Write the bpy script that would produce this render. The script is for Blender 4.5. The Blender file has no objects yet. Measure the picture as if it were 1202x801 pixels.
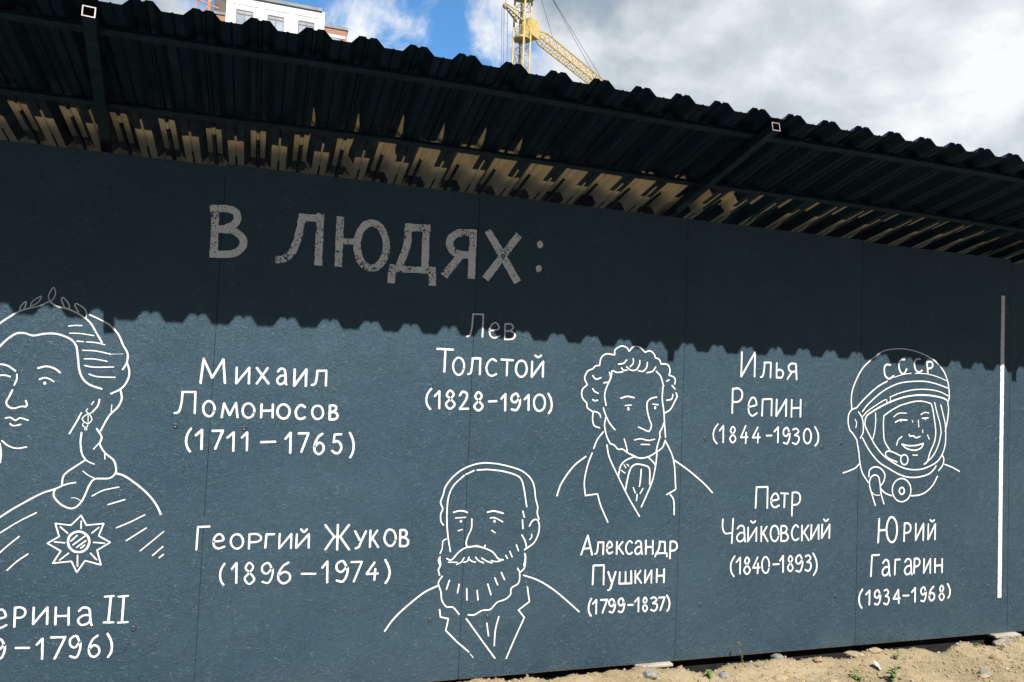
# -*- coding: utf-8 -*-
import bpy, bmesh, math, random
from mathutils import Vector, Matrix, noise
S = bpy.context.scene
COL = S.collection
random.seed(11)
# ------------------------------------------------------------------ camera
F_PX = 889.934                       # focal length in pixels of a 1202 px wide picture
CAM = Vector((0.2109, -3.8025, 1.5364))
RT, UP, FW = Vector((0.948471, -0.313994, 0.042557)), Vector((-0.055902, -0.033615, 0.99787)), Vector((0.311895, 0.94883, 0.049436))
cam = bpy.data.cameras.new('camera'); cam.sensor_width = 36.0; cam.lens = F_PX*36.0/1202.0
cam.clip_start = 0.05; cam.clip_end = 5000
co = bpy.data.objects.new('camera', cam); COL.objects.link(co)
co.matrix_world = Matrix(((RT.x,UP.x,-FW.x,CAM.x),(RT.y,UP.y,-FW.y,CAM.y),(RT.z,UP.z,-FW.z,CAM.z),(0,0,0,1)))
S.camera = co
# ------------------------------------------------------------------ view, sun, sky
S.view_settings.view_transform = 'Standard'; S.view_settings.look = 'None'
S.view_settings.exposure = 1.0; S.view_settings.gamma = 1.0
SUN_EL = math.radians(51.0)
sun_to = Vector((0.018, -0.86, 1.0625)).normalized()          # towards the sun
sl = bpy.data.lights.new('sun', 'SUN'); sl.energy = 4.0; sl.angle = math.radians(0.5); sl.color = (1.0, .955, .88)
so = bpy.data.objects.new('sun', sl); COL.objects.link(so); so.location = (0, -20, 30)
so.rotation_euler = sun_to.to_track_quat('Z', 'Y').to_euler()
W = bpy.data.worlds.new('World'); S.world = W; W.use_nodes = True
nt = W.node_tree; nt.nodes.clear()
def N(nt, typ, **kw):
    n = nt.nodes.new(typ)
    for k, v in kw.items():
        if k.startswith('i_'): n.inputs[k[2:].replace('_', ' ')].default_value = v
        else: setattr(n, k, v)
    return n
def math_(nt, op, a, b=None, c=None, clamp=False):
    n = nt.nodes.new('ShaderNodeMath'); n.operation = op; n.use_clamp = clamp
    for i, v in enumerate((a, b, c)):
        if v is None: continue
        if isinstance(v, (int, float)): n.inputs[i].default_value = v
        else: nt.links.new(v, n.inputs[i])
    return n.outputs[0]
def vmath(nt, op, a, b=None):
    n = nt.nodes.new('ShaderNodeVectorMath'); n.operation = op
    for i, v in enumerate((a, b)):
        if v is None: continue
        if isinstance(v, (tuple, list)): n.inputs[i].default_value = v
        else: nt.links.new(v, n.inputs[i])
    return n
def smooth(nt, v, a, b, lo=0.0, hi=1.0):
    n = nt.nodes.new('ShaderNodeMapRange'); n.interpolation_type = 'SMOOTHSTEP'
    nt.links.new(v, n.inputs[0])
    for i, q in enumerate((a, b, lo, hi)): n.inputs[i+1].default_value = q
    return n.outputs[0]
def mixc(nt, f, a, b, mode='MIX'):
    n = nt.nodes.new('ShaderNodeMix'); n.data_type = 'RGBA'; n.blend_type = mode
    ins = {'f': n.inputs['Factor'], 'a': n.inputs[6], 'b': n.inputs[7]}
    for k, v in (('f', f), ('a', a), ('b', b)):
        if isinstance(v, (int, float)): ins[k].default_value = v
        elif isinstance(v, (tuple, list)): ins[k].default_value = tuple(v)+((1.0,) if len(v) == 3 else ())
        else: nt.links.new(v, ins[k])
    return n.outputs[2]
def noise_(nt, vec, scale, detail=2.0, rough=.5, dist=0.0):
    n = nt.nodes.new('ShaderNodeTexNoise'); n.inputs['Scale'].default_value = scale
    n.inputs['Detail'].default_value = detail; n.inputs['Roughness'].default_value = rough; n.inputs['Distortion'].default_value = dist
    if vec is not None: nt.links.new(vec, n.inputs['Vector'])
    return n.outputs['Fac']
sky = N(nt, 'ShaderNodeTexSky', sky_type='NISHITA', sun_disc=False, sun_elevation=SUN_EL, sun_rotation=math.pi,
        altitude=150, air_density=1.0, dust_density=.1, ozone_density=3.0)
tc = N(nt, 'ShaderNodeTexCoord'); dirv = tc.outputs['Generated']
SKY = 0.1
# broad cloud banks: centre direction, inner and outer angle in degrees
def bank(d, r_in, r_out):
    dt = vmath(nt, 'DOT_PRODUCT', dirv, tuple(d)).outputs['Value']
    return smooth(nt, dt, math.cos(math.radians(r_out)), math.cos(math.radians(r_in)))
BANKS = [((0.0729, 0.8982, 0.4336), 1.0, 6.8, 0.62), ((0.25, 0.8718, 0.4213), 0.1, 3.0, 0.42), ((0.5775, 0.6575, 0.4838), 17, 26, 1.3), ((0.8165, 0.543, 0.1961), 18, 30, 1.2), ((-0.1601, 0.8832, 0.4408), 3, 8, 0.5)]
cov = None
for d, a, b, amt in BANKS:
    v = math_(nt, 'MULTIPLY', bank(d, a, b), amt)
    cov = v if cov is None else math_(nt, 'MAXIMUM', cov, v)
n1 = noise_(nt, dirv, 8.5, 9, .60, .3)
n2 = noise_(nt, dirv, 2.1, 5, .5, .2)
sdir = nt.nodes.new('ShaderNodeSeparateXYZ'); nt.links.new(dirv, sdir.inputs[0])
gen = math_(nt, 'MULTIPLY', smooth(nt, n2, .52, .66, 0, .3), smooth(nt, sdir.outputs[1], .1, .5))
dens = math_(nt, 'ADD', math_(nt, 'ADD', cov, gen), math_(nt, 'MULTIPLY', math_(nt, 'SUBTRACT', n1, .5), 3.4))
mask = math_(nt, 'MULTIPLY', smooth(nt, dens, .25, .95), smooth(nt, sdir.outputs[1], -.35, .15))
n3 = noise_(nt, vmath(nt, 'MULTIPLY', dirv, (1.0, 1.0, 1.5)).outputs[0], 5.2, 8, .55, .15)
bright = bank((0.6356, 0.6553, 0.4082), 2, 17)
small = math_(nt, 'ADD', bank((0.0713, 0.9044, 0.4206), 3, 9), math_(nt, 'MULTIPLY', bank((0.2552, 0.871, 0.4199), 1, 3.5), .7))
shade = math_(nt, 'ADD', math_(nt, 'ADD', smooth(nt, n3, .33, .74), math_(nt, 'SUBTRACT', math_(nt, 'MULTIPLY', bright, .5), .13)), math_(nt, 'MULTIPLY', small, .7), clamp=True)
cloud = mixc(nt, shade, (.175, .215, .255), (.475, .49, .50))
deep = vmath(nt, 'MULTIPLY', sky.outputs[0], (.56, .93, 1.10)).outputs[0]
final = mixc(nt, mask, vmath(nt, 'SCALE', deep).outputs[0], cloud)
sc_node = [n for n in nt.nodes if n.type == 'VECT_MATH' and n.operation == 'SCALE'][0]
sc_node.inputs['Scale'].default_value = 0.095
# added dark band low in the unseen sky behind the camera, cutting ambient light
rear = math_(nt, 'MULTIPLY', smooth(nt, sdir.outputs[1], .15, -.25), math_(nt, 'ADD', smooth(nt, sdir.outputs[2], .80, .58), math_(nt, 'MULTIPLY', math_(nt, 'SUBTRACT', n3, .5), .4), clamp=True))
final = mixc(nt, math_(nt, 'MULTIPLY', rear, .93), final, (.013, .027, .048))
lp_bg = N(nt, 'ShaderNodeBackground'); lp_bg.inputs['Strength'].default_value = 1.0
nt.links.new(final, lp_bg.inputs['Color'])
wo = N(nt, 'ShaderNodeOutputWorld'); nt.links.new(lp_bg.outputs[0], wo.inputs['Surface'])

# ------------------------------------------------------------------ helpers
def link(o, parent=None):
    COL.objects.link(o)
    if parent is not None: o.parent = parent
    return o
def tag(o, label=None, cat=None, group=None, kind=None):
    for k, v in (('label', label), ('category', cat), ('group', group), ('kind', kind)):
        if v: o[k] = v
    return o
def thing(name, label, cat, loc=(0, 0, 0), group=None):
    o = bpy.data.objects.new(name, None); o.location = loc; o.empty_display_size = .1
    link(o); return tag(o, label, cat, group)
def obj(name, verts, faces, mat, parent=None, smooth_=False, loc=None):
    me = bpy.data.meshes.new(name)
    if loc is not None: verts = [(v[0]-loc[0], v[1]-loc[1], v[2]-loc[2]) for v in verts]
    me.from_pydata([tuple(v) for v in verts], [], faces)
    bm = bmesh.new(); bm.from_mesh(me); bmesh.ops.recalc_face_normals(bm, faces=bm.faces[:]); bm.to_mesh(me); bm.free()
    if smooth_:
        for f in me.polygons: f.use_smooth = True
    o = bpy.data.objects.new(name, me)
    if loc is not None: o.location = loc
    link(o, parent)
    if mat: me.materials.append(mat)
    return o
class MB:
    def __init__(s): s.v = []; s.f = []
    def box(s, a, b, M=None):
        x0, y0, z0 = a; x1, y1, z1 = b
        n = len(s.v); c = [(x0,y0,z0),(x1,y0,z0),(x1,y1,z0),(x0,y1,z0),(x0,y0,z1),(x1,y0,z1),(x1,y1,z1),(x0,y1,z1)]
        s.v += [tuple(M @ Vector(q)) if M else q for q in c]
        s.f += [tuple(n+i for i in q) for q in ((0,3,2,1),(4,5,6,7),(0,1,5,4),(1,2,6,5),(2,3,7,6),(3,0,4,7))]
        return s
    def bar(s, p, q, r, n=4, rot=.785, r2=None):
        p, q = Vector(p), Vector(q); d = (q-p).normalized()
        u = d.cross(Vector((0,0,1)));
        if u.length < 1e-3: u = Vector((1,0,0))
        u.normalize(); w = d.cross(u); k = len(s.v)
        for e, rr in ((p, r), (q, r2 or r)):
            for i in range(n):
                a = rot+2*math.pi*i/n; s.v.append(tuple(e+(u*math.cos(a)+w*math.sin(a))*rr))
        for i in range(n):
            j = (i+1) % n; s.f.append((k+i, k+j, k+n+j, k+n+i))
        s.f += [tuple(range(k+n-1, k-1, -1)), tuple(range(k+n, k+2*n))]
        return s
    def build(s, name, mat, parent=None, **kw): return obj(name, s.v, s.f, mat, parent, **kw)
def bevel(o, w, seg=2):
    m = o.modifiers.new('bevel', 'BEVEL'); m.width = w; m.segments = seg; m.limit_method = 'ANGLE'; return o
def mat(name, col=(.5,.5,.5), rough=.6, metal=0.0, spec=.5):
    m = bpy.data.materials.new(name); m.use_nodes = True; b = m.node_tree.nodes['Principled BSDF']
    b.inputs['Base Color'].default_value = (*col, 1); b.inputs['Roughness'].default_value = rough
    b.inputs['Metallic'].default_value = metal; b.inputs['Specular IOR Level'].default_value = spec
    return m
def bsdf(m): return m.node_tree, m.node_tree.nodes['Principled BSDF']
def coords(nt): return nt.nodes.new('ShaderNodeTexCoord').outputs['Object']
def bump(nt, b, h, strength, dist, prev=None):
    n = nt.nodes.new('ShaderNodeBump'); n.inputs['Strength'].default_value = strength; n.inputs['Distance'].default_value = dist
    nt.links.new(h, n.inputs['Height'])
    if prev is not None: nt.links.new(prev, n.inputs['Normal'])
    nt.links.new(n.outputs[0], b.inputs['Normal']); return n.outputs[0]
def speckle(m, a, b, scale, lo=.35, hi=.65, detail=4):
    nt, bs = bsdf(m); f = smooth(nt, noise_(nt, coords(nt), scale, detail, .6), lo, hi)
    nt.links.new(mixc(nt, f, a, b), bs.inputs['Base Color']); return f

# ---- pressed strands of chipboard: long chips lying every way over each other, with a few torn fibres
def chips(nt, c, ang, sx, sz, seed):
    mp = nt.nodes.new('ShaderNodeMapping'); mp.inputs['Rotation'].default_value = (0, ang, 0); mp.inputs['Location'].default_value = (seed*1.37, 0, seed*2.11)
    nt.links.new(c, mp.inputs[0]); st = vmath(nt, 'MULTIPLY', mp.outputs[0], (sx, 2, sz)).outputs[0]
    v = nt.nodes.new('ShaderNodeTexVoronoi'); v.inputs['Scale'].default_value = 1; v.inputs['Randomness'].default_value = 1; nt.links.new(st, v.inputs['Vector'])
    sp = nt.nodes.new('ShaderNodeSeparateColor'); nt.links.new(v.outputs['Color'], sp.inputs[0])
    fib = noise_(nt, vmath(nt, 'MULTIPLY', mp.outputs[0], (sx*1.3, 3, sz*2.3)).outputs[0], 1.0, 4, .68)
    # each chip is a little tilted, so its far side stands proud
    lp = vmath(nt, 'SUBTRACT', st, v.outputs['Position']).outputs[0]
    tl = vmath(nt, 'DOT_PRODUCT', lp, (.2, 0, .5)).outputs['Value']
    return sp.outputs[0], fib, math_(nt, 'MULTIPLY', tl, math_(nt, 'SUBTRACT', sp.outputs[1], .5))
def osb_relief(nt):
    c0 = coords(nt)
    w = nt.nodes.new('ShaderNodeTexNoise'); w.inputs['Scale'].default_value = 14; w.inputs['Detail'].default_value = 2; nt.links.new(c0, w.inputs['Vector'])
    ws = vmath(nt, 'SCALE', vmath(nt, 'SUBTRACT', w.outputs['Color'], (.5,.5,.5)).outputs[0]); ws.inputs['Scale'].default_value = .007
    c = vmath(nt, 'ADD', c0, ws.outputs[0]).outputs[0]
    H = None; FB = None; LN = None
    for k, (ang, sx, sz) in enumerate(((.35, 20, 105), (1.25, 24, 130), (2.05, 18, 95), (2.75, 28, 150), (.9, 22, 120))):
        r, f, tl = chips(nt, c, ang, sx, sz, k*3.7+1)
        top = smooth(nt, r, .60, .64)                          # only some chips of each direction lie uppermost
        hh = math_(nt, 'MULTIPLY', top, math_(nt, 'ADD', math_(nt, 'ADD', math_(nt, 'MULTIPLY', r, .9), math_(nt, 'MULTIPLY', f, .7)), math_(nt, 'MULTIPLY', tl, .35)))
        ln_ = math_(nt, 'MULTIPLY', smooth(nt, f, .58, .66), smooth(nt, r, .74, .80))
        H = hh if H is None else math_(nt, 'MAXIMUM', H, hh)
        LN = ln_ if LN is None else math_(nt, 'MAXIMUM', LN, ln_)
        ed = math_(nt, 'MULTIPLY', top, smooth(nt, f, .40, .28))
        FB = ed if FB is None else math_(nt, 'MAXIMUM', FB, ed)
    g = noise_(nt, c0, 260, 3, .6)
    # loose curly fibres standing up in the paint
    for sc_, off_, st_ in ((46, 3.0, (1, 1, .55)), (62, 9.0, (.5, 1, 1)), (90, 17.0, (1, 1, 1))):
        q = vmath(nt, 'MULTIPLY', vmath(nt, 'ADD', c0, (off_, off_*.3, off_*.7)).outputs[0], st_).outputs[0]
        rdg = math_(nt, 'ABSOLUTE', math_(nt, 'SUBTRACT', noise_(nt, q, sc_, 1, .5), .5))
        fb_ = math_(nt, 'MULTIPLY', smooth(nt, rdg, .040, .008), smooth(nt, noise_(nt, q, sc_*.8+5, 2, .6), .53, .60))
        LN = math_(nt, 'MAXIMUM', LN, math_(nt, 'MULTIPLY', fb_, .8))
    H = math_(nt, 'ADD', H, math_(nt, 'MULTIPLY', LN, .5))
    pt = smooth(nt, noise_(nt, c0, 4.5, 3, .55), .36, .66, .55, 1.0)      # thicker paint evens the chips out in places
    LN = math_(nt, 'MULTIPLY', LN, pt); H = math_(nt, 'MULTIPLY', H, pt); FB = math_(nt, 'MULTIPLY', FB, pt)
    return c0, math_(nt, 'ADD', H, math_(nt, 'MULTIPLY', g, .35)), FB, LN
# ------------------------------------------------------------------ materials
def make_wall():
    m = mat('painted chipboard', rough=.6, spec=1.0); nt, b = bsdf(m)
    b.inputs['Specular Tint'].default_value = (.50, .80, .96, 1)
    b.inputs['IOR'].default_value = 1.6
    c, h, edge, line = osb_relief(nt)
    big = noise_(nt, c, 1.3, 4, .55)
    base = mixc(nt, smooth(nt, big, .35, .65), (.013,.029,.049), (.021,.040,.060))
    oi = nt.nodes.new('ShaderNodeObjectInfo')
    base = vmath(nt, 'SCALE', base); nt.links.new(math_(nt, 'ADD', math_(nt, 'MULTIPLY', oi.outputs['Random'], .36), .88), base.inputs['Scale']); base = base.outputs[0]
    base = mixc(nt, smooth(nt, edge, .4, .9, 0, .30), base, (.014,.026,.038))
    base = mixc(nt, smooth(nt, line, .20, .75, 0, .55), base, (.085,.115,.13))
    sp = nt.nodes.new('ShaderNodeSeparateXYZ'); nt.links.new(c, sp.inputs[0])
    # pale flecks where the boards were splashed with dirt: thicker towards the foot of the fence
    fl = noise_(nt, c, 120, 3, .7); fm = noise_(nt, c, 3.2, 3, .6)
    low = math_(nt, 'MULTIPLY', smooth(nt, sp.outputs[2], .8, .0, .12, 1.0), smooth(nt, fm, .40, .68))
    base = mixc(nt, math_(nt, 'MULTIPLY', smooth(nt, fl, .60, .72, 0, .8), low), base, (.19,.175,.14))
    dust = math_(nt, 'MULTIPLY', smooth(nt, sp.outputs[2], .16, .0, 0, .13), smooth(nt, fm, .3, .7))
    base = mixc(nt, dust, base, (.17,.155,.12))
    nt.links.new(base, b.inputs['Base Color'])
    nt.links.new(smooth(nt, fm, .3, .7, .58, .68), b.inputs['Roughness'])
    bump(nt, b, h, .95, .0052)
    return m
M_WALL = make_wall()
def make_white(name, worn):
    m = mat(name, (.80,.80,.78), rough=.55); nt, b = bsdf(m)
    c, h, a, b_ = osb_relief(nt)
    f = smooth(nt, noise_(nt, c, 60, 4, .6), .3, .7)
    col = mixc(nt, f, (.74,.75,.74), (.84,.84,.82))
    if worn:
        col = mixc(nt, f, (.84,.84,.83), (.88,.88,.87))
        w = noise_(nt, vmath(nt, 'MULTIPLY', c, (1, 1, .8)).outputs[0], 95, 5, .72, .6); p = noise_(nt, c, 7, 3, .6)
        hole = smooth(nt, math_(nt, 'ADD', w, math_(nt, 'MULTIPLY', math_(nt, 'SUBTRACT', p, .5), .55)), .56, .62)
        st = smooth(nt, b_, .45, .8, 0, .6)
        col = mixc(nt, math_(nt, 'MAXIMUM', hole, st), col, (.02,.03,.042))
    else:
        w = noise_(nt, c, 130, 4, .7)
        col = mixc(nt, smooth(nt, w, .635, .70), col, (.16,.20,.235))
    nt.links.new(col, b.inputs['Base Color']); bump(nt, b, h, .35, .003)
    return m
M_WHITE = make_white('white wall paint', False); M_WORN = make_white('thin rollered white paint', True)
M_EDGE = mat('raw chipboard edge', (.20,.145,.085), .85); speckle(M_EDGE, (.13,.09,.055), (.26,.19,.11), 90)
def make_sheet():
    m = mat('coated profiled steel', rough=.5, spec=.3); nt, b = bsdf(m); c = coords(nt)
    b.inputs['Specular Tint'].default_value = (.45, .75, 1, 1)
    at = nt.nodes.new('ShaderNodeAttribute'); at.attribute_name = 'unpainted'
    edge = math_(nt, 'ADD', at.outputs['Fac'], math_(nt, 'MULTIPLY', math_(nt, 'SUBTRACT', noise_(nt, c, 60, 3, .6), .5), .022))
    f = smooth(nt, edge, -.0035, .0035)
    stk = noise_(nt, vmath(nt, 'MULTIPLY', c, (55, 2.2, 6)).outputs[0], 1.0, 5, .65, .4)
    navy = mixc(nt, smooth(nt, stk, .52, .74), (.002,.0090,.0185), (.012,.026,.042))
    tan = mixc(nt, smooth(nt, noise_(nt, vmath(nt, 'MULTIPLY', c, (30, 5, 5)).outputs[0], 1.0, 4, .6), .3, .7), (.47,.395,.27), (.60,.51,.36))
    nt.links.new(mixc(nt, f, navy, tan), b.inputs['Base Color'])
    nt.links.new(smooth(nt, noise_(nt, c, 14, 3), .3, .7, .36, .6), b.inputs['Roughness'])
    bump(nt, b, noise_(nt, vmath(nt, 'MULTIPLY', c, (6, 3, 3)).outputs[0], 1.0, 3), .25, .01)
    return m
M_SHEET = make_sheet()
M_TUBE = mat('navy painted steel tube', (.014,.022,.03), .55, 0, .3); speckle(M_TUBE, (.004,.013,.023), (.012,.025,.037), 22); bsdf(M_TUBE)[1].inputs['Specular Tint'].default_value = (.5, .8, 1, 1)
M_CUT = mat('bare cut steel', (.52,.47,.45), .5, .1); speckle(M_CUT, (.17,.145,.14), (.30,.275,.27), 120)
M_TUBEIN = mat('rusty tube inside', (.05,.025,.015), .9); speckle(M_TUBEIN, (.03,.014,.008), (.085,.045,.025), 60)
M_SCREW = mat('painted screw head', (.03,.045,.06), .38, 0, .8); speckle(M_SCREW, (.022,.036,.048), (.038,.054,.066), 60)
M_BEAM = mat('near black timber', (.035,.022,.014), .9); speckle(M_BEAM, (.003,.0025,.002), (.011,.0075,.005), 26)  # timber colour taken near black to put in the gap's shade under the boards
def make_ground():
    m = mat('dry sandy soil', rough=.95, spec=.15); nt, b = bsdf(m); c = coords(nt)
    a = noise_(nt, c, 2.2, 5, .6); f = noise_(nt, c, 24, 6, .68, .3); g = noise_(nt, c, 170, 3, .65)
    col = mixc(nt, smooth(nt, a, .35, .68), (.285,.222,.132), (.38,.305,.19))
    col = mixc(nt, smooth(nt, f, .52, .72, 0, .75), col, (.20,.152,.094))
    col = mixc(nt, smooth(nt, g, .60, .72, 0, .8), col, (.42,.36,.26))
    col = mixc(nt, smooth(nt, g, .40, .30, 0, .75), col, (.10,.072,.048))
    v = nt.nodes.new('ShaderNodeTexVoronoi'); v.inputs['Scale'].default_value = 75; nt.links.new(c, v.inputs['Vector'])
    # unseen ground away from the fence, set dark grey to cut bounce light
    sp = nt.nodes.new('ShaderNodeSeparateXYZ'); nt.links.new(c, sp.inputs[0])
    far = smooth(nt, math_(nt, 'ABSOLUTE', sp.outputs[1]), 1.8, 3.6)
    col = mixc(nt, math_(nt, 'MULTIPLY', far, .95), col, mixc(nt, f, (.045,.045,.044), (.07,.069,.066)))
    nt.links.new(col, b.inputs['Base Color'])
    h = math_(nt, 'ADD', math_(nt, 'MULTIPLY', f, 1.2), math_(nt, 'ADD', math_(nt, 'MULTIPLY', g, .5), math_(nt, 'MULTIPLY', smooth(nt, v.outputs['Distance'], .0, .5), -.35)))
    bump(nt, b, h, .9, .014)
    return m
M_GROUND = make_ground()
def stone_mat(name, a, b2, sc=30):
    m = mat(name, a, .9, spec=.2); speckle(m, a, b2, sc, .3, .7, 6); nt, b = bsdf(m); bump(nt, b, noise_(nt, coords(nt), 70, 4, .65), .6, .006); return m
M_STONE = [stone_mat('grey stone', (.15,.145,.13), (.28,.27,.24)), stone_mat('sandy stone', (.26,.20,.12), (.38,.31,.20)), stone_mat('pale stone', (.32,.28,.21), (.45,.40,.31)), stone_mat('reddish stone', (.22,.15,.09), (.32,.235,.15))]
M_PLANK = mat('weathered plank', (.25,.22,.18), .85)
def _pl():
    nt, b = bsdf(M_PLANK); c = coords(nt)
    g = noise_(nt, vmath(nt, 'MULTIPLY', c, (6, 90, 90)).outputs[0], 1.0, 5, .6)
    nt.links.new(mixc(nt, smooth(nt, g, .3, .7), (.20,.18,.15), (.44,.40,.33)), b.inputs['Base Color']); bump(nt, b, g, .4, .003)
_pl()
M_CLAY = mat('broken concrete', (.3,.27,.22), .9); speckle(M_CLAY, (.20,.17,.13), (.36,.31,.24), 40)
def leafmat(name, a, b2):
    m = mat(name, a, .6); speckle(m, a, b2, 60); nt, b = bsdf(m)
    b.inputs['Transmission Weight'].default_value = 0; b.inputs['Subsurface Weight'].default_value = 0; return m
M_LEAF = leafmat('fresh weed leaf', (.07,.15,.025), (.15,.24,.05)); M_DRY = leafmat('dry weed leaf', (.10,.11,.04), (.19,.17,.07)); M_STEM = leafmat('weed stem', (.10,.13,.04), (.16,.15,.06))
M_PAPER = mat('white scrap', (.72,.72,.72), .7); speckle(M_PAPER, (.55,.55,.56), (.80,.80,.80), 45)
M_RENDER = mat('white facade render', (.80,.79,.76), .9); speckle(M_RENDER, (.74,.73,.70), (.82,.81,.79), .5)
M_RENDER2 = mat('pale grey facade joint', (.62,.62,.61), .9); speckle(M_RENDER2, (.56,.56,.56), (.66,.66,.65), 1)
M_CAP = mat('grey parapet flashing', (.22,.23,.24), .6); speckle(M_CAP, (.18,.19,.20), (.27,.28,.29), 1)
M_GLASS = mat('window glass', (.10,.13,.16), .08, 0, .8); speckle(M_GLASS, (.30,.36,.42), (.46,.52,.58), .35)
M_FRAME = mat('reddish window frame', (.20,.12,.11), .5); speckle(M_FRAME, (.17,.10,.09), (.24,.15,.14), 2)
def brick():
    m = mat('orange brick', rough=.9); nt, b = bsdf(m); c = coords(nt)
    t = nt.nodes.new('ShaderNodeTexBrick'); t.inputs['Scale'].default_value = 1; t.inputs['Brick Width'].default_value = .26; t.inputs['Row Height'].default_value = .077
    t.inputs['Mortar Size'].default_value = .01; t.inputs['Color1'].default_value = (.42,.16,.075,1); t.inputs['Color2'].default_value = (.34,.12,.06,1); t.inputs['Mortar'].default_value = (.40,.34,.28,1)
    sx = nt.nodes.new('ShaderNodeSeparateXYZ'); nt.links.new(c, sx.inputs[0]); cx = nt.nodes.new('ShaderNodeCombineXYZ')
    nt.links.new(math_(nt, 'ADD', sx.outputs[0], sx.outputs[1]), cx.inputs[0]); nt.links.new(sx.outputs[2], cx.inputs[1]); nt.links.new(cx.outputs[0], t.inputs['Vector'])
    nt.links.new(t.outputs['Color'], b.inputs['Base Color']); return m
M_BRICK = brick()
M_DARKIN = mat('shaded unglazed opening', (.12,.10,.09), .9); speckle(M_DARKIN, (.09,.075,.07), (.15,.125,.11), 1)
M_ORANGE = mat('orange painted steel', (.55,.20,.05), .55); speckle(M_ORANGE, (.46,.16,.045), (.60,.25,.07), 1.5)
M_CRANE = mat('yellow crane paint', (.66,.43,.08), .5)
speckle(M_CRANE, (.66,.46,.15), (.80,.60,.23), 2.2)
M_CRANE2 = mat('weathered crane steel', (.34,.26,.16), .7); speckle(M_CRANE2, (.34,.25,.13), (.62,.48,.24), 1.8)
M_ROPE = mat('steel rope', (.10,.10,.11), .6); speckle(M_ROPE, (.08,.08,.09), (.13,.13,.14), 5)

SCREWS = [(-0.147, 1.254), (0.151, 1.249), (-0.266, 0.346), (1.09, 0.305), (1.395, 0.304), (2.654, 1.24), (2.373, 1.235), (3.618, 1.226), (3.917, 1.217), (2.653, 0.3), (0.15, 2.177), (1.391, 2.18), (4.828, 0.309), (3.597, 0.302), (3.472, 1.201)]
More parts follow.
